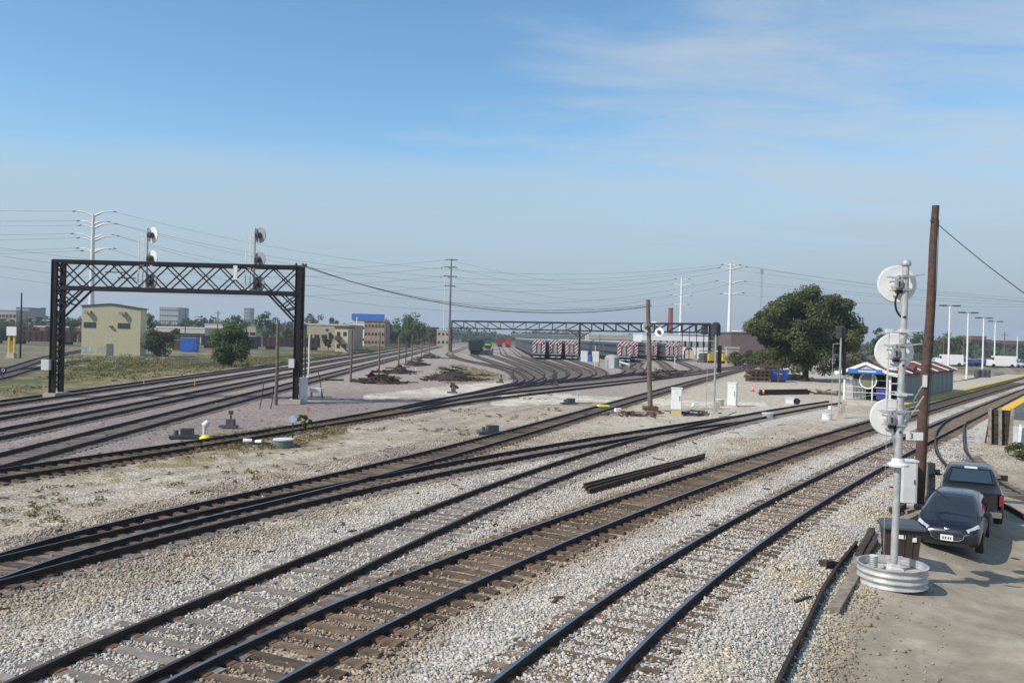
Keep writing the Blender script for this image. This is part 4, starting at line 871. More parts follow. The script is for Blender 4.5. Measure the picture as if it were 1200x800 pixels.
def shell(st, glass_y=(), rear_y=(), side_y=()):
    """loft of car cross-sections: y, half width, bottom, belt, roof, half width of roof"""
    mb = MB(); vs = []; n = 9
    for y, hw, zb, zt, zr, ht in st:
        ring = [(0, zb), (hw * .88, zb), (hw * .98, zb + .10), (hw, (zb + zt) / 2 + .05), (hw * .965, zt), (hw * .965 * .5 + ht * .52, (zt + zr) / 2 + .0), (ht, zr - .07), (ht * .86, zr - .02), (0, zr)]
        full = ring + [(-x, z) for x, z in ring[-2:0:-1]]
        vs.append([(x, y, z) for x, z in full])
    N = len(vs[0]); mb.v = [q for r in vs for q in r]
    for i in range(len(st) - 1):
        ya, yb = st[i][0], st[i + 1][0]
        for k in range(N):
            k2 = (k + 1) % N; f = (i * N + k, (i + 1) * N + k, (i + 1) * N + k2, i * N + k2)
            kk = k if k < 8 else N - 1 - k
            m = 0
            if kk in (4, 5) and any(a <= ya and yb <= b for a, b in side_y): m = 1
            if (kk == 7 or (kk == 6 and len(glass_y) and ya >= .2)) and any(a <= ya and yb <= b for a, b in tuple(glass_y) + tuple(rear_y)): m = 1
            if kk in (0, 1): m = 2
            mb.f.append(f); mb.m.append(m)
    mb.f += [tuple(range(N)), tuple(range((len(st) - 1) * N, len(st) * N))[::-1]]; mb.m += [0, 0]
    return mb
def wheel(par, x, y, r, w=.2, lod=False):
    s = 1 if x > 0 else -1; Mx = Matrix.Rotation(PI / 2, 3, 'Y')
    m = MB(); m.lathe((x, y, r), [(.001, -w / 2), (r * .62, -w / 2), (r * .95, -w / 2), (r, -w * .35), (r, w * .35), (r * .95, w / 2), (r * .62, w / 2), (.001, w / 2)], 22, M=Mx); o = autosmooth(m.build('wheel', M_black, par), 40)
    m = MB(); m.lathe((x + s * (w / 2 + .002), y, r), [(.001, .02 * s), (r * .2, .02 * s), (r * .6, .0), (r * .64, 0.012 * s), (r * .64, -.01 * s)], 20, M=Mx)
    for a in range(5): q = a * 2 * PI / 5; m.bar((x + s * (w / 2 + .02), y, r), (x + s * (w / 2 + .012), y + math.cos(q) * r * .6, r + math.sin(q) * r * .6), .05, .03)
    m.build('rim', M_rim, o)
def hatch(label, loc, rz):
    t = thing('parked_car', label, 'car', loc, rz)
    st = [(-1.99, .66, .46, .90, 1.00, .52), (-1.93, .78, .30, .98, 1.10, .60), (-1.80, .83, .24, 1.02, 1.22, .60), (-1.55, .855, .20, 1.01, 1.40, .58), (-1.2, .86, .19, .98, 1.46, .575), (-.7, .86, .18, .95, 1.485, .575), (-.1, .86, .18, .93, 1.49, .575), (.25, .86, .18, .92, 1.45, .575), (.50, .86, .18, .92, 1.36, .585),
          (.85, .86, .18, .92, 1.17, .62), (1.15, .86, .18, .915, 1.015, .67), (1.30, .858, .18, .88, .97, .66), (1.55, .845, .19, .82, .91, .62), (1.78, .81, .22, .73, .82, .58), (1.92, .75, .25, .64, .72, .52), (1.99, .64, .30, .54, .60, .44)]
    o = shell(st, glass_y=((.30 - .06, 1.16),), rear_y=((-1.94, -1.54),), side_y=((-1.21, .86),)).build('body', [P_black, M_glass, M_black], t)
    sm = o.modifiers.new('s', 'SUBSURF'); sm.levels = sm.render_levels = 2; o.data.polygons.foreach_set('use_smooth', [True] * len(o.data.polygons))
    for s in (-1, 1):
        h = MB(); vs_ = [(s * .45, 1.86, .71), (s * .60, 1.80, .78), (s * .735, 1.60, .855), (s * .775, 1.56, .78), (s * .73, 1.74, .66), (s * .54, 1.885, .615)]
        vs2 = [(x * 1.0 + s * .02, y + .05, z + .0) for x, y, z in vs_]; h.add(vs_ + vs2, [(0, 1, 2, 3, 4, 5)[::1], (11, 10, 9, 8, 7, 6)] + [(i, (i + 1) % 6, (i + 1) % 6 + 6, i + 6) for i in range(6)]); h.build('headlight', M_lamp, t)
        h = MB(); h.lathe((s * .92, .80, 1.02), [(.001, -.05), (.09, -.04), (.11, 0), (.09, .05), (.001, .06)], 12, M=Matrix.Rotation(PI / 2, 3, 'X')); h.bar((s * .80, .82, .97), (s * .92, .80, 1.0), .05); h.build('wing_mirror', P_black, t)
    g = MB(); g.prism([(-.40, .47), (-.30, .36), (.30, .36), (.40, .47), (.42, .56), (-.42, .56)], 1.95, 2.015); g.build('grille', M_black, t)
    g = MB(); pts = [(-.43, 1.985, .57), (-.40, 2.01, .47), (-.30, 2.03, .41), (0, 2.035, .395), (.30, 2.03, .41), (.40, 2.01, .47), (.43, 1.985, .57)]; g.tube(pts, .014, 6); g.bar((-.36, 2.02, .50), (.36, 2.02, .50), .012); g.bar((-.33, 2.02, .455), (.33, 2.02, .455), .012); g.build('chrome_trim', M_chrome, t)
    g = MB(); g.box((0, 2.045, .47), (.32, .012, .16)); pl = g.build('number_plate', M_white, t)
    g = MB(); 
    for i, x in enumerate((-.10, -.04, .03, .09)): g.box((x, 2.053, .465), (.035, .004, .07))
    kd = g.build('plate_characters', M_dgrey, pl)
    g = MB(); g.prism([(-.62, .24), (.62, .24), (.55, .33), (-.55, .33)], 1.93, 1.985); g.build('lower_intake', M_black, t)
    g = MB(); g.lathe((0, 1.955, .70), [(.001, 0), (.07, 0), (.07, .02), (.001, .03)], 14, M=Matrix.Rotation(-1.1, 3, 'X') @ Matrix.Diagonal((1, .45, 1))); g.build('oval_badge', M_chrome, t)
    for x in (-.77, .77):
        for y in (-1.22, 1.27): wheel(t, x, y, .305)
    return t
c0 = at(1109, 649); hd = math.radians(33); fwd = Vector((-math.sin(hd), -math.cos(hd), 0)); cc = c0 - fwd * 2.0
hatch('small glossy black hatchback parked facing the camera, behind the brown cart', (cc.x, cc.y, gz(cc.x, cc.y)), math.pi - hd)
def pickup(label, loc, rz):
    t = thing('parked_pickup', label, 'pickup truck', loc, rz)
    st = [(-.95, .86, .75, 1.22, 1.74, .62), (-.85, .92, .5, 1.24, 1.84, .70), (-.5, .97, .42, 1.24, 1.89, .72), (.2, .98, .40, 1.22, 1.90, .72), (.7, .98, .40, 1.2, 1.86, .72), (1.0, .98, .40, 1.19, 1.72, .74), (1.45, .98, .40, 1.18, 1.32, .80), (1.6, .98, .40, 1.16, 1.25, .82), (2.4, .97, .40, 1.10, 1.18, .80), (2.75, .92, .45, .98, 1.08, .72), (2.85, .80, .5, .85, .92, .6)]
    o = shell(st, glass_y=((.99, 1.46),), side_y=((-.86, 1.01),)).build('cab', [P_dark, M_glass, M_black], t); sm = o.modifiers.new('s', 'SUBSURF'); sm.levels = sm.render_levels = 1; o.data.polygons.foreach_set('use_smooth', [True] * len(o.data.polygons))
    m = MB(); m.add([(-.70, -1.00, 1.30), (.70, -1.00, 1.30), (.60, -.905, 1.76), (-.60, -.905, 1.76)], [(0, 1, 2, 3)]); m.add([(-.70, -.96, 1.30), (.70, -.96, 1.30), (.60, -.86, 1.76), (-.60, -.86, 1.76)], [(3, 2, 1, 0)]); m.build('rear_window', M_glass, t)
    m = MB(); 
    for s in (-1, 1): m.bar((s * .74, -.995, 1.27), (s * .63, -.89, 1.80), .05, .04)
    m.bar((-.64, -.885, 1.80), (.64, -.885, 1.80), .07, .05); m.build('window_frame', P_dark, t)
    m = MB(); m.box((0, -.90, 1.835), (.42, .05, .07)); m.build('third_brake_light', M_white, t)
    m = MB()
    for s in (-1, 1): m.box((s * .94, -1.95, .86), (.10, 1.95, .68)); 
    m.box((0, -1.03, .86), (1.9, .08, .68)); m.box((0, -1.95, .60), (1.8, 1.9, .1)); bed = m.build('bed', P_dark, t); bv = bed.modifiers.new('b', 'BEVEL'); bv.width = .03; bv.segments = 2
    m = MB(); m.box((0, -1.95, 1.215), (1.84, 1.9, .04)); m.build('tonneau_cover', pm('black_vinyl', (.012, .012, .013), .5), t)
    m = MB(); m.box((0, -2.90, .88), (1.62, .07, .62)); m.box((0, -2.93, 1.19), (1.7, .05, .05)); tg = m.build('tailgate', P_dark, t); bv = tg.modifiers.new('b', 'BEVEL'); bv.width = .02; m = MB(); m.box((0, -2.945, 1.02), (.25, .02, .09)); m.build('handle', M_black, tg)
    for s in (-1, 1): m = MB(); m.box((s * .92, -2.90, .98), (.13, .10, .36)); m.build('tail_light', M_tail, t)
    m = MB(); m.box((0, -2.98, .50), (1.86, .16, .2)); m.build('rear_bumper', M_chrome, t)
    for s in (-1, 1): m = MB(); m.box((s * 1.16, .98, 1.28), (.24, .12, .22)); m.bar((s * .96, 1.0, 1.2), (s * 1.1, .98, 1.24), .06); m.build('wing_mirror', M_black, t)
    for x in (-.86, .86):
        for y in (-1.95, 1.85): wheel(t, x, y, .39, .26)
    return t
tr = math.radians(28); f2 = Vector((math.sin(tr), math.cos(tr), 0)); tail = at(1137, 621); cc = tail + f2 * 2.7
pk = pickup('dark grey pickup truck parked nose away beyond the black hatchback', (cc.x, cc.y, gz(cc.x, cc.y) + .0), -tr); pk.scale = (.92, .92, .90)

# ------------------------------------------------------------------ shelter and platforms
def arc(P):
    P = np.array(P, float); s = np.r_[0, np.cumsum(np.linalg.norm(np.diff(P, axis=0), axis=1))]; return s, P
def off_line(C, d, y0, y1, step=4):
    P = densify(C, step); P = P[(P[:, 1] > y0) & (P[:, 1] < y1)]; T = np.gradient(P, axis=0); T /= np.linalg.norm(T, axis=1)[:, None]; return P + np.c_[-T[:, 1], T[:, 0]] * d
def deck(L, Rr, zt, zb, mat, name, par):
    m = MB(); n = len(L); vs = [(x, y, z) for P_ in (L, Rr) for z in (zb, zt) for x, y in P_]
    f = []
    for i in range(n - 1): f += [(n + i, 3 * n + i, 3 * n + i + 1, n + i + 1), (i, n + i, n + i + 1, i + 1), (2 * n + i, 2 * n + i + 1, 3 * n + i + 1, 3 * n + i)]
    f += [(0, 2 * n, 3 * n, n), (n - 1, 2 * n - 1, 4 * n - 1, 3 * n - 1)]; m.add(vs, f); return m.build(name, mat, par, world=True)
A0 = at(989, 471.5); Cc = densify(CEN['C'], 1.0); j = np.argmin(np.abs(Cc[:, 1] - A0.y)); j2 = min(j + 40, len(Cc) - 1); dv_ = Vector((*(Cc[j2] - Cc[j]), 0)).normalized()
nrm = Vector((dv_.y, -dv_.x, 0)); ang = math.atan2(dv_.y, dv_.x) - PI / 2
pf = thing('station_platform', 'long tan concrete platform with a yellow edge, running right from the red-roofed shelter', 'platform', A0)
yP = A0.y - 3
n_ = 26; Dl = densify(CEN['D'], 1.0); Dl = Dl[Dl[:, 1] > yP - 6]
ss = np.linspace(0, 230, 50)
cA = np.array([[A0.x, A0.y]]) + np.outer(ss - 2.5, [dv_.x, dv_.y]) - np.outer(np.ones(50), [nrm.x, nrm.y]) * .6
# right edge stays 1.9 m off the neighbouring track
rightE = []
for q in cA:
    # walk perpendicular until near track D
    k = np.argmin(((Dl - (q + np.array([nrm.x, nrm.y]) * 6)) ** 2).sum(1)); dd = (Dl[k] - q) @ np.array([nrm.x, nrm.y]); rightE.append(q + np.array([nrm.x, nrm.y]) * max(3.0, min(dd - 1.75, 9)))
rightE = np.array(rightE); E1 = rightE - np.array([nrm.x, nrm.y]) * .75; E3 = rightE - np.array([nrm.x, nrm.y]) * 1.05
deck(cA, E1, .27, -.1, M_conc, 'deck', pf); deck(E1 + .0, rightE, .275, -.1, pm('worn_yellow_paint', (.50, .40, .10), .8, 0, .25, 1.5), 'yellow_edge', pf)
sh = thing('platform_shelter', 'long open shelter with maroon gabled roof, white trim and a blue gable sign', 'shelter', (A0.x, A0.y, .27), ang)
Wd, Ln, He, Hr = 3.9, 30.0, 2.55, 3.35
M_roof = wavy('maroon_roof', (.15, .045, .038), 'Y', 4, .02, .7); M_pan = wavy('blue_grey_panel', (.27, .32, .33), 'Y', 5, .02, .6)
m = MB(); m.add([(-.45, -.5, He - .12), (Wd / 2, -.5, Hr), (Wd + .45, -.5, He - .12), (-.45, Ln, He - .12), (Wd / 2, Ln, Hr), (Wd + .45, Ln, He - .12)], [(0, 1, 4, 3), (1, 2, 5, 4)])
m.add([(-.45, -.5, He - .2), (Wd / 2, -.5, Hr - .08), (Wd + .45, -.5, He - .2), (-.45, Ln, He - .2), (Wd / 2, Ln, Hr - .08), (Wd + .45, Ln, He - .2)], [(3, 4, 1, 0), (4, 5, 2, 1), (0, 3, 3, 0)][:2]); roof = m.build('roof', M_roof, sh)
for i, y in enumerate((6.5, 12.5, 18.5, 24.5, 29.9)):
    m = MB(); 
    for s in (-1, 1): m.bar((Wd / 2, y, Hr + .06), (Wd / 2 + s * (Wd / 2 + .5), y, He - .06), .26, .09)
    m.build('white_rib', M_white, roof)
m = MB(); m.add([(Wd / 2 + .3, 9.0, Hr + .12), (Wd + .2, 8.0, He + .15), (Wd + .2, 10.0, He + .15), (Wd + .25, 9.0, Hr - .1)], [(0, 1, 3), (0, 3, 2), (1, 2, 3)]); m.build('side_gable', M_roof, roof)
m = MB()
for s in (-1, 1): m.bar((Wd / 2, -.55, Hr + .05), (Wd / 2 + s * (Wd / 2 + .05), -.55, He + .0), .10, .26); m.bar((Wd / 2 + s * (Wd / 2), -.55, He + .0), (Wd / 2 + s * (Wd / 2 + .75), -.55, He - .12), .10, .30)
m.build('gable_trim', M_white, sh)
m = MB(); m.box((Wd / 2 - .05, -.64, He + .14), (2.9, .05, .36)); sg = m.build('name_sign', pm('sign_blue', (.03, .14, .50), .5), sh); m = MB(); m.box((Wd / 2 + .15, -.672, He + .13), (1.5, .01, .10)); m.build('white_lettering', M_white, sg)
m = MB(); m.add([(.2, -.45, He - .1), (Wd / 2, -.45, Hr - .15), (Wd - .2, -.45, He - .1)], [(0, 1, 2)]); m.build('gable_panel', pm('pale_panel', (.42, .45, .45), .7), sh)
for x, y in ((0, 0), (Wd, 0), (0, Ln - .3), (Wd, Ln - .3), (Wd * .62, 0)): m = MB(); m.box((x, y, He / 2), (.17 if x != Wd * .62 else .08, .17, He)); m.build('post', M_white, sh)
m = MB()
for z in (.75, 1.25): m.bar((0, 0, z), (Wd, 0, z), .05)
for i in range(15): 
    x = .15 + i * .12; m.bar((x, .02, .08), (x, .02, 1.9), .025)
m.bar((0, 0, 1.9), (Wd, 0, 1.9), .05); m.build('railing', M_lgrey, sh)
m = MB(); c_ = Vector((Wd / 2 + .1, -.06, 1.85)); m.tube([c_ + Vector((math.cos(a) * .72, 0, math.sin(a) * .72)) for a in np.linspace(0, 2 * PI, 26)], .06, 6); m.build('round_frame', M_white, sh)
m = MB(); m.lathe(c_, [(.001, 0), (.66, 0)], 24, M=Matrix.Rotation(PI / 2, 3, 'X')); m.build('round_window', pm('tinted_pane', (.16, .17, .13), .3), sh)
for s_, x in (('l', 0.03), ('r', Wd)):
    m = MB(); m.box((x, Ln / 2 + 1.2, 1.2), (.06, Ln - 3.0, 2.3)); m.build('side_panel', M_pan, sh)
    m = MB()
    for i in range(11): m.box((x + (.05 if s_ == 'r' else -.05), 2.8 + i * 2.6, 1.25), (.06, .1, 2.5))
    m.build('mullion', M_grey, sh)
m = MB(); m.box((Wd - .75, .15, .75), (.85, .1, 1.1)); m.build('notice_case', pm('notice_blue', (.04, .05, .22), .5), sh)
m = MB(); m.box((Wd / 2, 8, .45), (.5, 8, .06)); m.box((Wd / 2, 8, .2), (.4, 7.6, .4)); m.build('bench', M_dgrey, sh)
m = MB(); m.box((Wd / 2, -.9, .02), (Wd + 1.2, 1.2, .06)); m.build('step_slab', M_conc, sh)
# platform on the right edge, its crib wall and ramp
ed = off_line(CEN['E'], -1.75, 62, 190); k_ = thing('station_platform', 'grey platform with bright yellow edge at the right edge of the picture', 'platform', (ed[0][0], ed[0][1], 0))
T = np.gradient(ed, axis=0); T /= np.linalg.norm(T, axis=1)[:, None]; N_ = np.c_[T[:, 1], -T[:, 0]]
deck(ed, ed + N_ * .8, .62, -.2, pm('platform_yellow', (.70, .42, .02), .7, 0, .12, 1), 'yellow_edge', k_); deck(ed + N_ * .803, ed + N_ * 7, .615, -.2, pm('dark_platform', (.09, .10, .11), .8), 'deck', k_)
b0 = at(1168, 521); crib = thing('timber_crib_wall', 'dark stacked timber wall at the end of the right-hand platform', 'retaining wall', b0, math.radians(-28))
for i in range(7): m = MB(); m.box((random.uniform(-.05, .05) + .2, i % 2 * .03, .16 + i * .27), (.95, .28, .25)); m.build('timber', M_dtimber, crib)
for x in (-.35, .15, .6): m = MB(); m.bar((x, -.3, 0), (x + random.uniform(-.1, .1), -.25, 2.1 + random.uniform(-.3, .2)), .16); m.build('upright', M_timber, crib)
b0 = at(1181, 524); rm = thing('concrete_ramp_wall', 'pale concrete ramp and white wall below the right-hand platform', 'wall', b0, math.radians(-36))
m = MB(); m.box((3.2, .6, .55), (6, .3, 1.1)); m.build('white_wall', pm('pale_teal_wall', (.42, .50, .50), .7), rm); m = MB(); m.box((3.6, 7.4, .72), (6.0, 13.2, .9)); m.build('concrete_deck', M_conc, rm)
m = MB(); m.bar((.5, .1, 0), (.55, .2, 1.25), .14); m.build('bollard', M_lgrey, rm)
b0 = at(1160, 519); fr = thing('a_frame_barricade', 'small dark leaning frame left of the timber wall', 'barricade', b0); m = MB(); m.bar((-.25, 0, 0), (-.1, 0, 1.1), .06); m.bar((.25, 0, 0), (.1, 0, 1.1), .06); m.bar((-.1, 0, 1.1), (.1, 0, 1.1), .06); m.bar((-.2, 0, .4), (.2, 0, .4), .05); m.build('frame', M_dtimber, fr)
# platform lamps
lps = [(1110.7, 447.5, 358.5, 'nearest and tallest'), (1132.5, 446, 366.7, 'second'), (1151, 441.5, 372.8, 'third'), (1164.7, 438, 376.8, 'fourth')]
for u, vb, vt, s_ in lps:
    b = at(u, vb); b.z = .27; s = thing('platform_lamp', f'{s_} of the white double-headed lamp posts along the tan platform', 'lamp post', b, 0, 'double-headed lamps on the platform'); H = up(u + 2, vt, b.y).z - b.z
    m = MB(); m.cyl((0, 0, 0), (.02 * H * 0, 0, H), .16, .11, 10); m.build('post', M_white, s)
    for q in (-1, 1): m = MB(); m.box((q * 1.05, 0, H + .05), (1.0, .5, .22)); m.bar((0, 0, H), (q * .6, 0, H), .1); m.build('lamp_head', M_dgrey, s)
pole(1191.5, 434, 394.5, .13, .11, 'plain white pole at the far right of the platform', M_white, name='white_pole')
b0 = at(1153, 444); b0.z = .27; s = thing('waste_bin', 'dark bin cluster on the platform around the third lamp post', 'bin', b0); 
for x in (-.85, .15, .9): m = MB(); m.lathe((x, .6, 0), [(.5, 0), (.55, 1.2), (.4, 1.45), (.001, 1.5)], 14); m.build('drum', M_dgrey, s)
# raised parking lot on the right
def slab(x0, x1, y0, y1, z, name, mat, bank=5):
    m = MB(); m.add([(x0, y0, z), (x1, y0, z), (x1, y1, z), (x0, y1, z), (x0 - bank, y0 - bank, -.3), (x1 + bank, y0 - bank, -.3), (x1 + bank, y1 + bank, -.3), (x0 - bank, y1 + bank, -.3)], [(0, 1, 2, 3), (4, 5, 1, 0), (5, 6, 2, 1), (6, 7, 3, 2), (7, 4, 0, 3)]); m.m = [0, 1, 1, 1, 1]
    return kind(m.build(name, mat))
M_asph = pm('asphalt', (.07, .07, .075), .9, 0, .2, .3); M_bank = pm('weedy_bank', (.17, .14, .085), .95, 0, .5, .35, col2=(.30, .27, .20))
slab(88, 190, 172, 330, 1.5, 'parking_lot', [M_asph, M_bank])
def simple_car():
    t = thing('parked_car', 'x', 'car', (0, 0, 0), 0, 'cars in the far parking lot')
    st = [(-2.2, .7, .45, .9, 1.0, .6), (-1.9, .87, .25, .95, 1.12, .66), (-1.2, .9, .2, .95, 1.44, .6), (-.2, .9, .2, .93, 1.47, .6), (.4, .9, .2, .92, 1.38, .6), (1.1, .89, .2, .9, 1.0, .68), (2.0, .82, .25, .75, .85, .6), (2.2, .66, .35, .6, .68, .5)]
    o = shell(st, glass_y=((.39, 1.11),), rear_y=((-1.91, -1.19),), side_y=((-1.21, .41),)).build('body', [paint('far_car_paint', (.6, .6, .6)), M_glass, M_black], t); o.data.polygons.foreach_set('use_smooth', [True] * len(o.data.polygons))
    for x in (-.8, .8):
        for y in (-1.35, 1.35): m = MB(); m.cyl((x - .1, y, .33), (x + .1, y, .33), .33, .33, 12); m.build('wheel', M_black, t)
    return t
proto = simple_car(); cols = [('white', (.7, .7, .7)), ('silver', (.38, .40, .42)), ('dark blue', (.02, .04, .12)), ('black', (.012, .012, .014)), ('red', (.30, .02, .02)), ('grey', (.16, .17, .18)), ('light blue', (.2, .32, .45))]
k = 0; rows = [(181, 'front'), (197, 'second'), (213, 'third'), (231, 'fourth')]; ordn = ['leftmost', 'second from left', 'third from left', 'fourth from left', 'fifth from left', 'sixth from left', 'seventh from left', 'eighth from left']
prev = {}
for ri, (yy, rn) in enumerate(rows):
    for i in range(8):
        x = .512 * yy + i * 3.3 * (1 + .0 * ri) + random.uniform(-.3, .3)
        if random.random() < .12 and i: continue
        cn, cv = cols[0] if random.random() < .3 else random.choice(cols); lab = f'{cn} car, {ordn[i]} of the {rn} row in the far parking lot'
        if k == 0: c = proto; c.location = (x, yy, 1.5); c.rotation_euler = (0, 0, PI); c['label'] = lab; 
        else: c = dup(proto, (x, yy, 1.5), PI * (i % 2) + .25, label=lab)
        for ch in kids(c):
            if ch.name.startswith('body'): ch.material_slots[0].link = 'OBJECT'; ch.material_slots[0].material = paint('paint_' + cn.replace(' ', '_'), cv)
        k += 1
b0 = Vector((.533 * 176, 176, 1.5)); 
for i, (x, yy, lab) in enumerate(((92.5, 177, 'white delivery van parked left end of the far lot'), (103, 176, 'long white van at the right front of the far lot'))):
    s = thing('parked_van', lab, 'van', (x, yy, 1.5), 1.35); m = MB(); m.box((0, -.5, 1.35), (2.0, 4.2, 2.1)); m.box((0, 2.0, .95), (1.95, 1.2, 1.3), taper=.85); m.build('body', M_white, s); m = MB(); m.box((0, 1.65, 1.75), (1.7, .5, .6)); m.build('windscreen', M_glass, s)
    for x_ in (-.9, .9):
        for y_ in (-1.8, 1.7): m = MB(); m.cyl((x_ - .12, y_, .36), (x_ + .12, y_, .36), .36, .36, 12); m.build('wheel', M_black, s)

# ------------------------------------------------------------------ trees and bushes
def leafmat(name, c1, c2, sc_=.35):
    m = bpy.data.materials.new(name); t, p = nodes(m); co = t.nodes.new('ShaderNodeTexCoord'); a = t.nodes.new('ShaderNodeAttribute'); a.attribute_name = 'leaf'
    n = t.nodes.new('ShaderNodeTexNoise'); n.inputs['Scale'].default_value = sc_; n.inputs['Detail'].default_value = 3; t.links.new(co.outputs['Object'], n.inputs['Vector'])
    ad = t.nodes.new('ShaderNodeMath'); ad.operation = 'ADD'; t.links.new(n.outputs[0], ad.inputs[0]); t.links.new(a.outputs['Fac'], ad.inputs[1])
    r = t.nodes.new('ShaderNodeValToRGB'); r.color_ramp.elements[0].position = .55; r.color_ramp.elements[1].position = 1.25 / 1.3; r.color_ramp.elements[0].color = (*c1, 1); r.color_ramp.elements[1].color = (*c2, 1)
    t.links.new(ad.outputs[0], r.inputs[0]); t.links.new(r.outputs[0], p.inputs['Base Color']); p.inputs['Roughness'].default_value = .75; p.inputs['Specular IOR Level'].default_value = .25
    tr_ = t.nodes.new('ShaderNodeBsdfTranslucent'); t.links.new(r.outputs[0], tr_.inputs[0]); mx_ = t.nodes.new('ShaderNodeMixShader'); mx_.inputs[0].default_value = .25
    out = t.nodes['Material Output']; t.links.new(p.outputs[0], mx_.inputs[1]); t.links.new(tr_.outputs[0], mx_.inputs[2]); t.links.new(mx_.outputs[0], out.inputs[0]); return m
L_dark = leafmat('dark_foliage', (.040, .054, .022), (.125, .150, .058)); L_mid = leafmat('green_foliage', (.035, .065, .018), (.11, .17, .045)); L_olive = leafmat('olive_foliage', (.06, .065, .025), (.18, .17, .07)); L_weed = leafmat('green_weeds', (.085, .10, .035), (.23, .22, .09), .5); L_rust = leafmat('autumn_foliage', (.10, .06, .025), (.22, .13, .05)); L_far = leafmat('distant_foliage', (.035, .055, .03), (.08, .11, .055), .05); L_grass = leafmat('dry_weeds', (.09, .08, .03), (.30, .24, .11), .5)
def leaves(name, mat, C, cr, per, s, parent=None, loc=None, flat=.0, seed=1, drop_=0.0):
    g = np.random.default_rng(seed); C = np.array(C, float); cr = np.broadcast_to(np.array(cr, float), (len(C), 3))
    n = len(C) * per; d = g.normal(size=(n, 3)); d /= np.linalg.norm(d, axis=1)[:, None]; rad = g.random(n) ** .45
    c = np.repeat(C, per, 0) + d * rad[:, None] * np.repeat(cr, per, 0); c[:, 2] = np.maximum(c[:, 2], .05)
    c[:, 2] -= drop_ * g.random(n) * 0
    nrm_ = d + g.normal(size=(n, 3)) * .7 + np.array([0, 0, .35]); nrm_ /= np.linalg.norm(nrm_, axis=1)[:, None]
    u = np.cross(nrm_, g.normal(size=(n, 3))); u /= np.linalg.norm(u, axis=1)[:, None]; v = np.cross(nrm_, u); sz = s * g.uniform(.6, 1.5, n)[:, None]
    q = np.stack([c - u * sz * .5 - v * sz * .35, c + u * sz * .5 - v * sz * .2, c + u * sz * .35 + v * sz * .5, c - u * sz * .3 + v * sz * .4], 1)
    me = bpy.data.meshes.new(name); me.vertices.add(n * 4); me.vertices.foreach_set('co', q.ravel()); me.loops.add(n * 4); me.loops.foreach_set('vertex_index', np.arange(n * 4)); me.polygons.add(n); me.polygons.foreach_set('loop_start', np.arange(0, n * 4, 4)); me.update(calc_edges=True)
    a = me.attributes.new('leaf', 'FLOAT', 'POINT'); cv = np.repeat(g.uniform(-.06, .14, len(C)), per) + g.uniform(0, .28, n); a.data.foreach_set('value', np.repeat(cv + .1, 4)); me.materials.append(mat)
    o = bpy.data.objects.new(name, me); COL.objects.link(o)
    if parent is not None: o.parent = parent
    if loc is not None: o.location = loc
    return o
def crown_centres(w, h0, h1, k, seed, top=.0, squash=1.0):
    g = np.random.default_rng(seed); out = []
    while len(out) < k:
        p_ = g.uniform(-1, 1, 3); r = np.linalg.norm(p_)
        if r > 1 or r < .35: continue
        prof = 1 if p_[2] < .2 else math.sqrt(max(.05, 1 - ((p_[2] - .2) / 1.05) ** 2))
        kk = g.uniform(.84, 1.08); p_ = p_ * kk
        out.append((p_[0] * w / 2 * .86 * prof, p_[1] * w / 2 * .8 * squash * prof, (h0 + h1) / 2 + p_[2] * (h1 - h0) / 2 * .88))
    return out
def tree(label, x, y, z, w, h, trunk_h, mat, k=40, per=90, leaf=.35, seed=1, group=None, cat='tree', name='leafy_tree', squash=1.0, cr=None):
    t = thing(name, label, cat, (x, y, z), 0, group); C = crown_centres(w, trunk_h, h, k, seed, squash=squash); g = random.Random(seed)
    leaves('crown', mat, C, (w * .14, w * .14, w * .12) if cr is None else cr, per, leaf, t, seed=seed)
    m = MB(); r0 = max(.05, w * .026); m.tube([(0, 0, -.2), (.05, 0, trunk_h * .5), (.1, .05, trunk_h * 1.05), (.05, .1, trunk_h + (h - trunk_h) * .55)], [r0 * 1.3, r0, r0 * .9, r0 * .3], 9)
    for c in C[:9]: m.tube([(.08, .03, trunk_h * .95), (c[0] * .4, c[1] * .4, trunk_h + (c[2] - trunk_h) * .5), c], [r0 * .5, r0 * .32, r0 * .08], 5)
    autosmooth(m.build('trunk', M_dtimber, t), 60); return t
b = at(944, 447); s_ = b.y / F
gq = np.random.default_rng(17); CR = np.outer(gq.uniform(.55, 1.35, 118), [1.75, 1.75, 1.3])
tb = tree('broad dark green tree, the largest one, behind the shelter and thin signal', b.x + .6, b.y + 2, 0, 17.6, 14.1, 1.3, L_dark, 118, 640, .23, 5, cr=CR)
# low hanging skirt on the left of it
leaves('crown', L_dark, [(-7.5 + i * .8, -1 + (i % 3), 2.6 + (i % 4) * .45) for i in range(6)] + [(-6 + i * 1.3, -2.5 + (i % 3) * .8, 1.7 + (i % 3) * .5) for i in range(10)], (1.2, 1.2, .9), 300, .2, tb, seed=77)
def tr2(u, vt, wpx, Y, label, mat, seed, z0=0, th=.12, k=22, per=60, group=None, cat='tree', name='leafy_tree', leaf=None, squash=.8):
    p_ = up(u, vt, Y); w = wpx * Y / F; h = p_.z - z0
    return tree(label, p_.x, Y, z0, w, h, (.05 if cat == 'bush' else max(.2, h * th)), mat, k, per, leaf or max(.3, Y * .0016), seed, group, cat, name, squash, cr=(w * .19, w * .19, h * .15) if cat == 'bush' else None)
tr2(187, 386, 38, 150, 'rounded dark bush against the right side of the yellow building', L_dark, 11, th=.02, k=34, per=220, leaf=.22, cat='bush', name='leafy_bush')
tr2(271, 380, 46, 118, 'bright green bushy tree by the track, left of the bridge leg', L_mid, 12, th=.03, k=44, per=260, leaf=.2, cat='bush', name='leafy_bush')
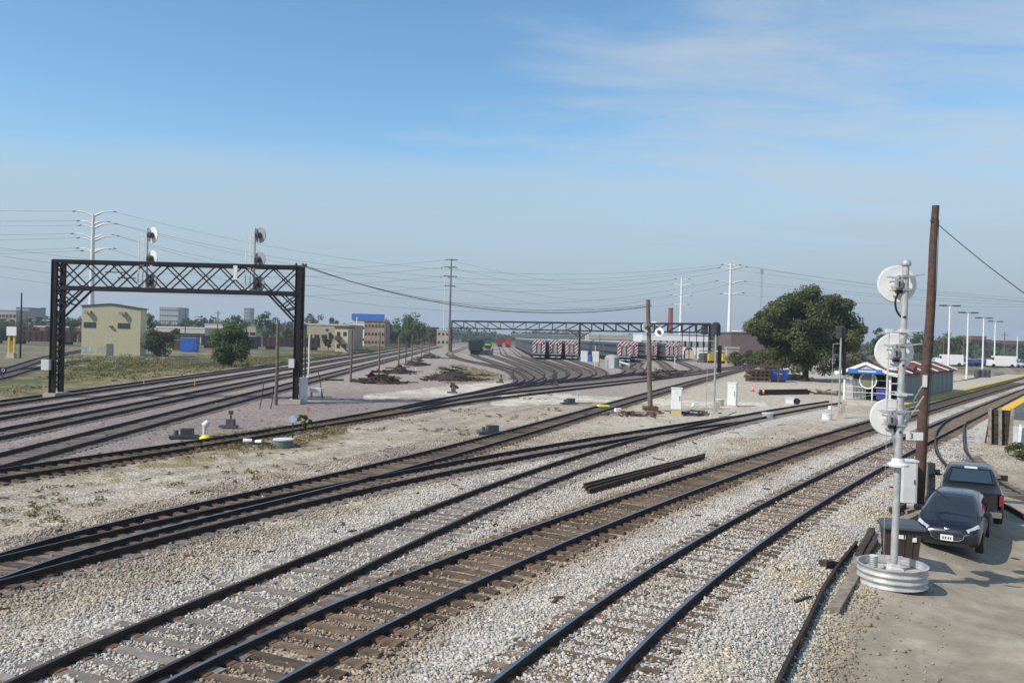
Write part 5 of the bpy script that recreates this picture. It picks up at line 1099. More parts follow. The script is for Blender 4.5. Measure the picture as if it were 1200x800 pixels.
tr2(480, 368, 48, 330, 'large round green tree right of the blue-roofed building', L_mid, 13, th=.15, k=30, per=90)
tr2(170, 358, 30, 210, 'dark tree showing over the right corner of the yellow building', L_dark, 14)
tr2(366, 363, 30, 330, 'dark tree just right of the near bridge leg', L_dark, 15); tr2(391, 369, 20, 330, 'smaller dark tree between the bridge leg and the blue roof', L_dark, 16)
tr2(313, 364, 34, 300, 'tall green tree left of the near bridge leg, against the sky', L_mid, 17); tr2(276, 367, 34, 320, 'wide green tree over the low pale sheds', L_mid, 18)
tr2(433, 366.5, 9, 420, 'tiny dark tree poking above the blue roof', L_dark, 19)
tr2(385, 384, 12, 230, 'narrow green tree standing against the pale low building', L_mid, 20)
for i, (u, vt, w_, Y, mt) in enumerate(((8, 377, 36, 260, L_dark), (34, 377, 26, 240, L_rust), (60, 381, 22, 260, L_olive), (84, 374, 32, 280, L_dark), (112, 378, 30, 300, L_mid), (218, 373, 26, 360, L_mid), (238, 371, 24, 380, L_dark), (256, 375, 22, 380, L_mid), (207, 384, 24, 230, L_mid), (140, 374, 34, 330, L_dark), (340, 378, 22, 300, L_olive), (460, 378, 20, 400, L_dark), (505, 382, 18, 420, L_mid))):
    tr2(u, vt, w_, Y, ['dark tree at the far left edge', 'orange-brown bush left of the bridge leg', 'olive bushy tree behind the left bridge leg', 'dark tree seen between bridge leg and yellow building', 'green tree behind the left part of the yellow building', 'green tree left of the row over the pale sheds', 'dark green tree in the row over the pale sheds', 'low green tree in the row over the pale sheds', 'green tree in front of the tan office block', 'dark tree hidden behind the yellow building roof', 'olive tree behind the near bridge leg', 'dark tree left of the large round green tree', 'green tree right of the large round green tree'][i], mt, 30 + i, k=16)
for i, (u, vt, w_, Y, mt, lab) in enumerate(((1031, 383, 26, 260, L_dark, 'small flat-topped dark tree between big tree and nearest signal'), (1012, 402, 40, 190, L_olive, 'olive shrubs behind the shelter gable'), (1075, 386, 50, 240, L_mid, 'green tree behind the leaning wooden pole'), (1108, 389, 34, 330, L_dark, 'dark green tree left of the lamp posts'), (1125, 391, 30, 340, L_mid, 'green tree behind the first two lamp posts'), (1168, 399, 18, 420, L_dark, 'small dark tree behind the fourth lamp post'), (862, 412, 30, 190, L_olive, 'loose olive shrub at the left foot of the big tree'), (880, 408, 26, 175, L_mid, 'green shrub under the left edge of the big tree'), (1000, 418, 34, 150, L_olive, 'low olive bush behind the thin signal by the shelter'), (1040, 395, 20, 260, L_mid, 'green tree directly behind the nearest signal mast'))):
    tr2(u, vt, w_, Y, lab, mt, 60 + i, th=.06, k=20, per=70)
b = at(1192, 540); leafy = tree('olive green shrub at the right edge below the white wall', b.x + .2, b.y, b.z, 1.7, 1.0, .08, L_olive, 16, 160, .07, 91, cat='bush', name='leafy_bush')
# distant woods along the horizon: one mass
g = np.random.default_rng(5); C = []; 
for i in range(900):
    a = math.radians(g.uniform(-46, 46)); R_ = g.uniform(640, 1150); hh = 7 + 7 * mnoise.noise(Vector((a * 14, 3.1, 0))) + g.uniform(-2, 3)
    C.append((math.sin(a) * R_, math.cos(a) * R_, max(2, hh * g.random() ** .4)))
for i in range(620):
    a = math.radians(g.uniform(-46, -5.5) if i % 5 else g.uniform(24, 46)); R_ = g.uniform(430, 640); hh = 5.5 + 4 * mnoise.noise(Vector((a * 19, 7.1, 0))) + g.uniform(-1.5, 2)
    C.append((math.sin(a) * R_, math.cos(a) * R_, max(1.5, hh * g.random() ** .4)))
o = leaves('distant_woods', L_far, C, (12, 8, 3.6), 44, 2.2, seed=8); kind(o, 'stuff'); tag(o, 'hazy far-off line of trees along the whole horizon', 'trees')
# rough grass on the left and weeds
def weeds(name, poly_px, n, hgt, mat, label, sz=.5, seed=3):
    g = np.random.default_rng(seed); P_ = np.array(pxpoly(poly_px)); lo, hi = P_.min(0), P_.max(0); Q = lo + g.random((n * 12, 2)) * (hi - lo); Q = Q[inpoly(Q, [tuple(q) for q in P_])]; Q = Q[vn(Q, max(sz * 12, 1.2), seed) > .42][:n]
    C = np.c_[Q, np.full(len(Q), hgt * .4) + np.array([gz(*q) for q in Q])] if len(Q) < 400 else np.c_[Q, np.full(len(Q), hgt * .4)]
    o = leaves(name, mat, C, (sz, sz, hgt * .6), 22, hgt * .34, seed=seed); kind(o, 'stuff'); tag(o, label, 'weeds'); return o
weeds('dry_grass', [(75, 418), (165, 416), (250, 424), (330, 420), (400, 412), (480, 401), (530, 396), (530, 398), (380, 417), (250, 435), (150, 447), (80, 454), (0, 464), (-60, 472), (-60, 440), (40, 446), (75, 440)], 4200, .42, L_grass, 'strip of dry tan grass and weeds along the left side of the main line', .7, 3)
weeds('green_weeds', [(78, 420), (165, 418), (245, 422), (330, 418), (430, 407), (500, 399), (500, 402), (330, 426), (240, 432), (130, 440), (80, 442)], 1900, .4, L_weed, 'green weeds mixed into the dry grass in front of the yellow building', .8, 4)
weeds('low_weeds', [(205, 545), (225, 530), (265, 530), (300, 528), (345, 524), (390, 512), (410, 508), (400, 500), (330, 500), (262, 510), (225, 520), (200, 536)], 260, .16, L_grass, 'green and tan weeds beside the dark track near the round tank', .25, 6)
weeds('pile_weeds', [(500, 446), (512, 430), (540, 428), (590, 440), (575, 446), (520, 450)], 110, .3, L_weed, 'green weeds around the dark scrap pile', .6, 7)
g = np.random.default_rng(44); Q = np.c_[g.uniform(-26, 22, 6000), g.uniform(20, 78, 6000)]; dB_, dF_ = sdist(Q, CB), sdist(Q, CF); Q = Q[(dB_ > 2.0) & (dF_ < -1.6)]; Q = Q[vn(Q, 3.2, 71) > .63][:260]
o = leaves('sparse_weeds', L_grass, np.c_[Q, np.full(len(Q), .05)], (.2, .2, .07), 14, .06, seed=12); kind(o, 'stuff'); tag(o, 'thin scattered tufts of dry weeds on the dirt between the middle tracks', 'weeds')
g = np.random.default_rng(45); mb = MB(); 
for i in range(620):
    y = g.uniform(13, 60); x = g.uniform(-.66, .6) * y
    if sdist(np.array([[x, y]]), CS)[0] < .6: continue
    a = g.uniform(0, PI); l = g.uniform(.03, .13) * (1 if i % 12 else 2.5); z = gz(x, y) + .045; mb.bar((x - math.cos(a) * l, y - math.sin(a) * l, z), (x + math.cos(a) * l, y + math.sin(a) * l, z + g.uniform(-.02, .03)), g.uniform(.02, .07), .03, m=int(g.integers(0, 3)))
o = mb.build('small_debris', [M_dtimber, M_rust, M_timber]); kind(o, 'stuff'); tag(o, 'small sticks, splinters and rusty bits littering the gravel and dirt', 'debris')
s = tree('small weedy plant with an orange flag beside the dark track', *at(356, 504), .8, .95, .1, L_olive, 10, 60, .09, 93, cat='plant', name='weedy_plant'); m = MB(); m.bar((.2, 0, .7), (.2, 0, 1.15), .02); m.box((.22, 0, 1.1), (.14, .03, .2)); m.build('orange_flag', M_orange, s)

# ------------------------------------------------------------------ debris piles
def pile(u, v, w_, d_, h, n, label, mats, name='scrap_pile', cat='pile', seed=1, lmin=.6, lmax=2.2, th=.16):
    g = random.Random(seed); b = at(u, v); s = thing(name, label, cat, b)
    for mi, mt in enumerate(mats):
        m = MB()
        for i in range(n // len(mats)):
            x, y = g.gauss(0, .33) * w_, g.gauss(0, .3) * d_; r = min(1, math.hypot(x / (w_ / 2), y / (d_ / 2))); z = max(.05, h * (1 - r ** 1.5) * g.random()); a = g.uniform(0, PI); l = g.uniform(lmin, lmax) / 2
            m.bar((x - math.cos(a) * l, y - math.sin(a) * l, z + g.uniform(-.1, .15) + .1), (x + math.cos(a) * l, y + math.sin(a) * l, z + g.uniform(-.1, .15) + .1), th * g.uniform(.5, 1.3))
        kind(m.build('debris', mt, s), 'stuff')
    m = MB(); k = 18; m.add([(0, 0, h * .62)] + [(math.cos(q) * w_ * .3, math.sin(q) * d_ * .3, h * .4 + .1 * math.sin(q * 5)) for q in np.linspace(0, 2 * PI, k, False)] + [(math.cos(q) * w_ * .52, math.sin(q) * d_ * .5, -.03) for q in np.linspace(0, 2 * PI, k, False)],
        [(0, 1 + i, 1 + (i + 1) % k) for i in range(k)] + [(1 + i, 1 + k + i, 1 + k + (i + 1) % k, 1 + (i + 1) % k) for i in range(k)]); m.build('mound', mats[0], s); return s
D1 = pm('dark_earth', (.045, .032, .026), .95, 0, .5, 1.5); D2 = pm('rust_brown_debris', (.10, .05, .038), .95, 0, .5, 2)
pile(446, 449, 4.0, 2.6, 1.5, 80, 'dark brush and tie pile nearest the near signal bridge', [D1, M_dtimber, D2], seed=2, th=.13); pile(468, 437, 3.2, 6, 1.0, 70, 'dark tangled pile in the middle of the brush row', [D1, D2, M_dtimber], seed=3, th=.13); pile(487, 428, 3.6, 9, 1.0, 70, 'far end pile of the brush row', [D1, D2, M_dtimber], seed=4, th=.13); pile(503, 419.5, 4.5, 8, 1.2, 50, 'small dark pile beyond the brush row', [D1, M_dtimber], seed=5)
pile(429, 447.5, 2.6, 1.2, .35, 24, 'low flat pile left of the nearest brush pile', [D1, M_dtimber], seed=6)
pile(530, 445, 4.6, 5.5, 1.6, 110, 'low dark heap of scrap metal in the dirt left of the yard tracks', [D1, D2, M_dtimber], seed=7, th=.12)
pile(556, 440, 3, 3, .35, 20, 'brown scraps right of the scrap heap', [D2, M_timber], seed=8, th=.1)
s = tree('weedy dark tuft beside the pale crossing', *at(532, 460), .9, 1.0, .1, L_dark, 8, 50, .12, 94, cat='plant', name='weedy_plant')
pile(740, 487, 4.0, 1.2, .18, 26, 'loose boards lying at the foot of the floodlight pole', [M_timber, D2], seed=9, lmin=.8, lmax=2.4, th=.09)
pile(812, 486, 3.2, 1.0, .2, 18, 'low scatter of boards between white cabinet and tall thin signal', [M_timber, D2], seed=10, th=.08)
pile(770, 440.5, 4.5, 6, 1.0, 60, 'dark brown pile in the yard right of the floodlight pole', [D2, D1], seed=11)
s = thing('tie_stack', 'stack of brown timber ties beside the blue skip', 'timber stack', at(888, 447)); g = random.Random(3)
for lv in range(7):
    for i in range(5):
        m = MB(); (m.box((-1.3 + i * .62, 0, .14 + lv * .24), (.24, 2.6, .2), rz=g.uniform(-.05, .05)) if lv % 2 else m.box((g.uniform(-.2, .2), -1.2 + i * .6, .14 + lv * .24), (2.9, .24, .2), rz=g.uniform(-.05, .05))); m.build('tie', M_tie if g.random() < .6 else M_dtimber, s)
m = MB(); m.bar((-2.0, -1.3, 2.1), (2.6, -1.2, 2.2), .3); m.bar((2.4, -1.2, 0), (2.4, -1.2, 2.1), .2); m.build('steel_beam', M_rust, s)
s = thing('skip', 'blue steel skip standing between the tie stack and the big tree', 'skip', at(912, 447.5), -.1); m = MB(); m.add([(-.95, -.7, .25), (.95, -.7, .25), (.95, .7, .25), (-.95, .7, .25), (-1.25, -.9, 1.65), (1.25, -.9, 1.65), (1.25, .9, 1.65), (-1.25, .9, 1.65)], [(3, 2, 1, 0), (0, 1, 5, 4), (1, 2, 6, 5), (2, 3, 7, 6), (3, 0, 4, 7)]); m.build('tub', M_blue, s)
m = MB()
for a, c in (((-1.27, -.92, 1.65), (1.27, -.92, 1.65)), ((-1.27, .92, 1.65), (1.27, .92, 1.65)), ((-1.27, -.92, 1.65), (-1.27, .92, 1.65)), ((1.27, -.92, 1.65), (1.27, .92, 1.65))): m.bar(a, c, .09)
m.build('rim', M_blue, s); m = MB(); m.box((0, .0, .12), (1.7, 1.2, .2)); m.build('skid', M_dgrey, s); m = MB(); m.box((0, -.83, 1.15), (.7, .02, .22), rx=.0); m.build('white_mark', M_white, s)
pile(931, 444, 4.6, 5, 1.3, 20, 'mound of brown earth behind the blue skip', [pm('brown_earth', (.20, .155, .12), .95, 0, .3, 1), M_conc], name='earth_mound', cat='mound', seed=12, lmin=.1, lmax=.3)
pile(968, 438, 8, 8, 1.9, 40, 'heap of grey rubble right of the big tree trunk', [pm('grey_rubble', (.22, .20, .18), .95, 0, .4, 1), M_conc, M_timber], name='rubble_heap', cat='heap', seed=13, lmin=.2, lmax=.9)
pile(970, 462, 3, 2, .4, 16, 'small brown rubble patch left of the shelter', [D2, M_timber], seed=14)

# ------------------------------------------------------------------ stored trains
def stripemat():
    m = bpy.data.materials.new('red_white_stripes'); t, p = nodes(m); co = t.nodes.new('ShaderNodeTexCoord'); sp = t.nodes.new('ShaderNodeSeparateXYZ'); t.links.new(co.outputs['Object'], sp.inputs[0])
    def mm(op, a, b):
        n = t.nodes.new('ShaderNodeMath'); n.operation = op
        for i, x in enumerate((a, b)):
            if isinstance(x, (int, float)): n.inputs[i].default_value = x
            else: t.links.new(x, n.inputs[i])
        return n.outputs[0]
    f = mm('FRACT', mm('MULTIPLY', mm('SUBTRACT', sp.outputs[2], mm('MULTIPLY', sp.outputs[0], 1.0)), 1.25), 0); k = mm('GREATER_THAN', f, .5)
    mx_ = t.nodes.new('ShaderNodeMix'); mx_.data_type = 'RGBA'; t.links.new(k, mx_.inputs[0]); mx_.inputs[6].default_value = (.36, .03, .03, 1); mx_.inputs[7].default_value = (.66, .63, .62, 1); t.links.new(mx_.outputs[2], p.inputs['Base Color']); p.inputs['Roughness'].default_value = .5; return m
M_stripe = stripemat(); M_stain = wavy('fluted_stainless', (.10, .115, .135), 'Z', 5, .02, .45, .5); M_croof = pm('dusty_car_roof', (.36, .39, .42), .6, .2, .15, .5); M_under = pm('underframe', (.03, .03, .032), .8, 0, .2, 1)
def coach(label, loc, rz, cab=True, grp='striped coaches stored in the yard'):
    t = thing('passenger_coach', label, 'train car', loc, rz, grp); L_ = 25.6     # front face at y=0, body behind it
    m = MB(); m.prism([(-1.55, 1.05), (1.55, 1.05), (1.55, 4.3), (1.35, 4.62), (-1.35, 4.62), (-1.55, 4.3)], .35, L_); m.build('body', M_stain, t)
    m = MB(); m.prism([(-1.37, 4.62), (1.37, 4.62), (.9, 4.83), (-.9, 4.83)], .3, L_); m.build('roof', M_croof, t)
    m = MB(); m.box((0, L_ / 2, .75), (2.2, 17, .6)); m.box((0, .35, .7), (2.9, .3, .5)); m.build('underframe', M_under, t)
    for x in (-1.56, 1.56): 
        for z in (2.1, 3.75): m = MB(); m.box((x, L_ / 2, z), (.03, 22, .55)); m.build('window_strip', M_window, t)
    for y in (3.6, L_ - 3.6):
        m = MB(); m.box((0, y, .6), (2.3, 2.6, .45))
        m.build('truck', M_under, t)
        for dy in (-.9, .9): m = MB(); m.cyl((-1.1, y + dy, .65), (1.1, y + dy, .65), .45, .45, 12); m.build('wheelset', M_under, t)
    if cab:
        m = MB(); m.prism([(-1.5, 1.1), (1.5, 1.1), (1.5, 4.5), (-1.5, 4.5)], .25, .36); m.build('end_wall', M_dgrey, t)
        for x in (-1, 1): m = MB(); m.box((x * 1.12, .18, 2.95), (.80, .16, 2.7)); m.build('striped_panel', M_stripe, t)
        m = MB(); m.prism([(-.70, 3.75), (.70, 3.75), (.70, 4.35), (.45, 4.78), (-.45, 4.78), (-.70, 4.35)], .10, .26); m.build('striped_arch', M_stripe, t)
        m = MB(); m.prism([(-1.5, 4.3), (-.72, 4.3), (-.72, 4.72), (-1.3, 4.66)], .1, .26); m.prism([(1.5, 4.3), (1.3, 4.66), (.72, 4.72), (.72, 4.3)], .1, .26); m.build('striped_corner', M_stripe, t)
        for x in (-1, 1): m = MB(); m.box((x * 1.15, .08, 3.9), (.42, .04, .45)); m.build('cab_window', M_window, t)
        m = MB(); m.box((0, .2, 2.6), (.8, .1, 2.0)); m.build('end_door', M_grey, t)
        m = MB(); m.box((0, .12, 1.35), (2.9, .25, .12)); m.box((0, .05, .62), (2.6, .2, .22)); m.build('pilot', M_lgrey, t)
        m = MB(); m.box((0, -.1, .9), (.35, .7, .3)); m.build('coupler', M_under, t)
    return t
rzL = math.atan2(.02, 1.0)
strings = [(6.5, 200, 7, 'first'), (10.45, 201, 3, 'second'), (14.4, 201, 3, 'third'), (25.6, 190, 7, 'fourth'), (29.4, 205, 4, 'fifth'), (37.4, 224, 6, 'sixth'), (41.5, 217, 5, 'seventh'), (45.6, 232, 5, 'eighth')]
nth = ['front', 'second', 'third', 'fourth', 'fifth', 'sixth', 'seventh']
P_end = P_mid = None
for x0, y0, n_, nm_ in strings:
    for i in range(n_):
        y = y0 + i * 26.3; x = x0 - .02 * (y - y0); lab = f'{nth[i]} coach of the {nm_} stored train from the left' + (', red and white striped end' if i == 0 else '')
        if i == 0:
            if P_end is None: P_end = coach(lab, (x, y, .02), rzL)
            else: dup(P_end, (x, y, .02), rzL, label=lab)
        else:
            if P_mid is None: P_mid = coach(lab, (x, y, .02), rzL, False)
            else: dup(P_mid, (x, y, .02), rzL, label=lab)
def hopper(loc, label):
    t = thing('hopper_car', label, 'freight car', loc, rzL, 'black coal hoppers in a row'); m = MB(); m.prism([(-1.5, 1.3), (1.5, 1.3), (1.6, 3.9), (-1.6, 3.9)], 0, 14.5); m.box((0, 7.2, 3.95), (2.7, 13.4, .5), taper=.8); m.build('body', pm('black_hopper', (.018, .018, .024), .75, 0, .3, .6), t)
    m = MB(); m.prism([(-.9, .7), (.9, .7), (1.3, 1.35), (-1.3, 1.35)], 2.5, 12); m.build('chute', M_under, t)
    for y in (1.6, 12.9):
        for dy in (-.8, .8): m = MB(); m.cyl((-1, y + dy, .62), (1, y + dy, .62), .43, .43, 12); m.build('wheelset', M_under, t)
    return t
h0 = hopper((-10.3, 228, 0), 'front black hopper of the row, nearest the camera')
for i in range(1, 6): dup(h0, (-10.3 - .02 * 15.4 * i, 228 + 15.4 * i, 0), rzL, label=f'{nth[i]} black hopper of the row on the left yard track')
t = thing('locomotive', 'green locomotive standing between the black hoppers and the red cars', 'locomotive', (-9.3 - .2, 330, 0), rzL); m = MB(); m.box((0, 9, 2.9), (2.6, 15, 2.4)); m.box((0, 9, 4.2), (1.2, 13, .4)); m.build('hood', M_green, t); m = MB(); m.box((0, 2.2, 3.2), (3.0, 2.6, 3.0)); m.build('cab', M_green, t); m = MB(); m.box((0, .85, 4.1), (2.4, .06, .6)); m.build('cab_window', M_window, t); m = MB(); m.box((0, 9, 1.35), (3.0, 18, .5)); m.box((0, 9, .8), (2.4, 14, .7)); m.build('frame', M_under, t); m = MB(); m.box((0, -.1, 1.9), (2.2, .06, .5)); m.build('nose_stripe', M_yellow, t)
for i, (x, y, mt, lab) in enumerate(((-1.8, 418, M_red, 'bright red box car beyond the green locomotive'), (-6.2, 425, pm('dull_red', (.20, .03, .03), .7), 'dull dark red box car left of the bright red one'))):
    t = thing('box_car', lab, 'freight car', (x, y, 0), rzL); m = MB(); m.prism([(-1.6, 1.1), (1.6, 1.1), (1.6, 4.5), (0, 4.8), (-1.6, 4.5)], 0, 15); m.build('body', mt, t); m = MB(); m.box((1.62, 7, 2.7), (.06, 2.6, 3)); m.box((-1.62, 7, 2.7), (.06, 2.6, 3)); m.build('door', mt, t)
    m = MB(); m.box((0, 2, .6), (2.2, 2.4, .8)); m.box((0, 13, .6), (2.2, 2.4, .8)); m.build('truck', M_under, t)
# ------------------------------------------------------------------ buildings and yard things
def block(name, label, cat, u0, u1, vt, Y, dep, wall, roof, wins=None, z0=0, rz=0, gable=0, wmat=None, roofh=.4, hh=None):
    a, b = up(u0, vt, Y), up(u1, vt, Y); w_ = b.x - a.x; h = (hh or (a.z + b.z) / 2) - z0; s = thing(name, label, cat, ((a.x + b.x) / 2, Y, z0), rz)
    m = MB(); m.box((0, dep / 2, h / 2), (w_, dep, h)); m.build('wall', wall, s)
    m = MB()
    if gable: m.prism([(-w_ / 2 - .3, h), (w_ / 2 + .3, h), (0, h + gable)], -.2, dep + .2)
    else: m.box((0, dep / 2, h + roofh / 2), (w_ + .3, dep + .3, roofh))
    m.build('roof', roof, s)
    if wins:
        r, c, ww, wh = wins[:4]
        for i in range(r):
            for j in range(c):
                x = -w_ / 2 + (j + .5) * w_ / c; z = (i + .55) * h / r; f = MB(); f.box((x, -.04, z), (ww, .1, wh)); f.build('window', wmat or M_window, s)
    return s
# yellow metal building
a = up(96.5, 414, 150); Yb = 150; xl, xr = up(96.5, 360, Yb).x, up(165, 360, Yb).x; w_ = xr - xl; h = up(130, 359, Yb).z; hr = up(130, 356, Yb).z
yb = thing('metal_building', 'pale yellow corrugated metal building with two dark windows and wall lamps', 'building', ((xl + xr) / 2, Yb, 0), math.radians(1)); M_yel = wavy('yellow_sheet_metal', (.64, .595, .40), 'X', 2.2, .12, .55)
m = MB(); m.prism([(-w_ / 2, 0), (w_ / 2, 0), (w_ / 2, h - .35), (-.2, hr - .1), (-w_ / 2, h - .1)], 0, 2.6); m.build('wall', M_yel, yb)
m = MB(); m.bar((-w_ / 2 - .2, 1.3, h - .0), (-.2, 1.3, hr + .02), 3.0, .16, upv=(0, 0, 1)); m.bar((-.2, 1.3, hr + .02), (w_ / 2 + .2, 1.3, h - .3), 3.0, .16); m.build('roof', pm('dark_fascia', (.05, .05, .04), .6), yb)
def onb(u, v): p_ = up(u, v, Yb); return p_.x - (xl + xr) / 2, p_.z
for (u, v) in ((105.5, 380.5), (145, 381.5)): x, z = onb(u, v); m = MB(); m.box((x, -.03, z), (2.15, .08, .95)); f = m.build('window_frame', M_dgrey, yb); m = MB(); m.box((x, -.08, z), (1.95, .04, .75)); m.build('pane', M_window, f)
x, z = onb(128.5, 410); m = MB(); m.box((x, -.04, 1.05), (1.05, .08, 2.1)); dr = m.build('door', pm('grey_door', (.12, .12, .13), .6), yb); m = MB(); m.box((x + .35, -.1, 1.0), (.08, .06, .2)); m.build('handle', M_galv, dr)
for (u, v) in ((105, 366), (145, 367)): x, z = onb(u, v); m = MB(); m.box((x, -.3, z), (.75, .6, .6)); m.cyl((x - .3, -.45, z + .05), (x - .3, -.75, z - .02), .28, .34, 12); m.build('wall_lamp', M_conc, yb)
x, z = onb(130.5, 382.5); m = MB(); m.box((x, -.2, z), (.5, .4, .25)); m.build('vent', M_dgrey, yb)
for u0_, u1_, c_ in ((97, 108, (.32, .36, .36)), (114, 123, (.36, .35, .27))): x0_, z0_ = onb(u0_, 411); x1_, z1_ = onb(u1_, 404.5); m = MB(); m.box(((x0_ + x1_) / 2, -.012, 1.0), (x1_ - x0_, .02, 1.3)); m.build('overpainted_patch', pm('patch' + str(u0_), c_, .8, 0, .4, 1.5), yb)
# far buildings
block('office_block', 'pale grey office block on the skyline right of the yellow building', 'building', 187, 209, 360.5, 620, 20, pm('pale_grey_render', (.36, .36, .36), .9, 0, .06, .1), M_conc, (5, 8, 1.1, 1.0))
block('apartment_block', 'narrow grey tower seen in the gap left of the near bridge leg', 'building', 286, 293, 361, 900, 15, pm('blue_grey_render', (.25, .28, .32), .9, 0, .06, .1), M_conc, (8, 3, 1.2, 1.2))
block('factory', 'low tan and grey factory at the far left edge', 'building', -2, 19, 364, 430, 16, M_tan, M_grey, (2, 5, 1.4, 1.4)); block('factory', 'grey factory with dark windows left of the bridge leg', 'building', 19, 34, 361, 450, 16, M_grey, M_dgrey, (2, 3, 1.6, 1.4)); block('factory', 'dark flat-roofed factory just left of the bridge leg', 'building', 36, 58, 375.5, 420, 16, M_dgrey, M_lgrey, (1, 6, 1.4, 1.2)); block('chimney_block', 'thin grey stack left of the near bridge leg', 'building', 48, 51, 361, 600, 3, M_grey, M_dgrey)
block('warehouse', 'long white-roofed low warehouse right of the yellow building', 'building', 168, 240, 384, 300, 30, pm('off_white_wall', (.50, .46, .40), .9, 0, .1, .3), M_white, (1, 12, 2.0, 1.2)); block('warehouse', 'pale low shed behind the bright green bushy tree', 'building', 240, 300, 381, 330, 20, M_conc, M_grey, (1, 8, 2, 1.2)); block('warehouse', 'brown brick shed behind the grassy strip on the far left', 'building', 40, 96, 383.5, 330, 20, M_brick, M_lgrey, (1, 9, 2, 1.2))
block('warehouse', 'low beige building with pale roof right of the near bridge leg', 'building', 359, 409, 381, 235, 22, M_tan, pm('pale_roof', (.55, .50, .42), .8), (1, 6, 1.3, 1.0))
cb_ = block('stair_block', 'cream block with a rusty outside stair, right of the beige building', 'building', 393, 408, 384.5, 215, 8, M_cream, M_rust, (2, 2, .8, 1.0)); m = MB(); m.bar((-1.2, -.6, 3.4), (1.5, -.6, .6), .9, .3); m.box((-.9, -.6, 3.8), (1.3, 1, 1.1)); m.build('stair', M_rust, cb_)
block('brick_apartments', 'orange brick apartment house with balconies under the blue roof', 'building', 427, 451, 377.5, 330, 14, pm('orange_brick', (.33, .235, .165), .9, 0, .2, .4), M_rust, (3, 6, .8, 1.0)); block('white_building', 'white building left of the orange brick apartments', 'building', 409, 428, 378, 345, 14, M_white, M_lgrey, (2, 5, 1.4, .9))
br_ = block('warehouse', 'big building with a bright blue roof band on the skyline', 'building', 414, 449, 375, 380, 20, M_white, M_grey, (1, 8, 1.5, 1)); m = MB(); x_ = (up(449, 370, 380).x - up(414, 370, 380).x); m.box((0, -.4, up(430, 371.5, 380).z), (x_ + 1.2, .9, 2.9)); m.build('blue_fascia', pm('roof_blue', (.04, .15, .48), .5), br_)
block('brick_building', 'small red brick house left of the far bridge', 'building', 499, 512, 384, 420, 12, M_brick, M_dgrey, (2, 3, 1, 1)); block('brick_building', 'pale house beside the small red brick one', 'building', 512, 527, 387, 380, 12, M_tan, M_lgrey, (2, 3, 1, 1))
block('warehouse', 'long white low building behind the striped coaches on the right', 'building', 753, 832, 392.5, 330, 25, M_white, M_lgrey, (1, 11, 3.2, 2.2), wmat=M_grey); block('warehouse', 'tan and grey sheds behind the far bridge, left part', 'building', 690, 752, 393, 480, 25, M_tan, M_lgrey, (1, 10, 3, 2)); block('warehouse', 'green and tan sheds far behind the coaches', 'building', 600, 690, 392.5, 560, 25, pm('green_grey', (.14, .19, .16), .9, 0, .3, .05), M_conc, (1, 14, 4, 2))
block('brick_warehouse', 'wide dark brown brick building between the pylon and the big tree', 'building', 857, 935, 391.5, 235, 20, pm('dark_brick', (.135, .105, .10), .9, 0, .15, .5), M_dgrey); s = block('rooftop_unit', 'white rooftop structure on the skyline above the brown building', 'building', 868, 896, 388.5, 300, 12, M_white, M_white)
block('concrete_wall_panel', 'pale tan wall panels at the foot of the white pylon', 'wall', 852, 866, 408.5, 190, 1.5, M_tan, M_conc)
for u0_, u1_, vt_, lab in ((1097, 1128, 399.5, 'red brick rooftops behind the first lamp posts'), (1132, 1162, 398, 'red brick rooftops behind the middle lamp posts'), (1166, 1215, 400, 'long red brick rooftops at the right edge'), (1139, 1156, 394.5, 'dark water tank house rising behind the red rooftops')):
    block('brick_building', lab, 'building', u0_, u1_, vt_, 520, 18, M_brick, M_brick if vt_ > 396 else M_dgrey, (2, 8, 1.6, 1.4))
for i, (u, vb, w_, h_, c, lab) in enumerate(((222, 411, 3.4, 3.0, M_blue, 'bright blue shed beyond the grass, between two green bushes'), (210, 409, 2.6, 2.3, M_rust, 'rusty container left of the blue shed'), (299, 405, 3.2, 1.3, M_blue, 'low blue container left of the near bridge leg'), (436, 401, 5.6, 2.4, pm('dark_blue_container', (.03, .04, .12), .6), 'dark blue container under the orange brick apartments'), (462, 396.5, 8.5, 2.2, M_white, 'white trailer left of the large round green tree'), (314, 396, 9.5, 2.1, M_white, 'white trailer seen just left of the near bridge leg'), (421, 401, 3, 3.6, pm('dark_green_box', (.03, .07, .05), .7), 'dark green box beside the cream stair block'), (280, 397.5, 8, 2.2, M_dgrey, 'dark trailer behind the bright green bushy tree'))):
    b = at(u, vb + 1.5); s = thing('container', lab, 'container', b, .1); m = MB(); m.box((0, 0, h_ / 2 + .1), (w_, 2.4, h_)); m.build('box', c, s); m = MB(); m.box((0, 0, h_ + .14), (w_ + .1, 2.5, .1)); m.build('lid', M_grey if c is not M_white else M_lgrey, s); m = MB(); m.box((w_ * .2, -1.23, h_ * .5 + .1), (w_ * .3, .05, h_ * .8)); m.build('door', c, s)
def gondola(loc, rz, label, mat):
    t = thing('freight_car', label, 'freight car', loc, rz, 'dark freight cars left of the main line'); m = MB(); m.box((0, 0, 2.2), (15, 2.9, 2.6)); 
    for i in range(11): m.box((-7 + i * 1.4, -1.48, 2.2), (.15, .1, 2.5), m=1)
    m.build('body', [mat, M_under], t)
    for x in (-5.6, 5.6): m = MB(); m.box((x, 0, .6), (2.4, 2.2, .8)); m.build('truck', M_under, t)
    return t
Mf = [pm('navy_gondola', (.03, .035, .055), .7, 0, .3, .5), pm('brown_gondola', (.075, .04, .035), .75, 0, .35, .5), M_dgrey]
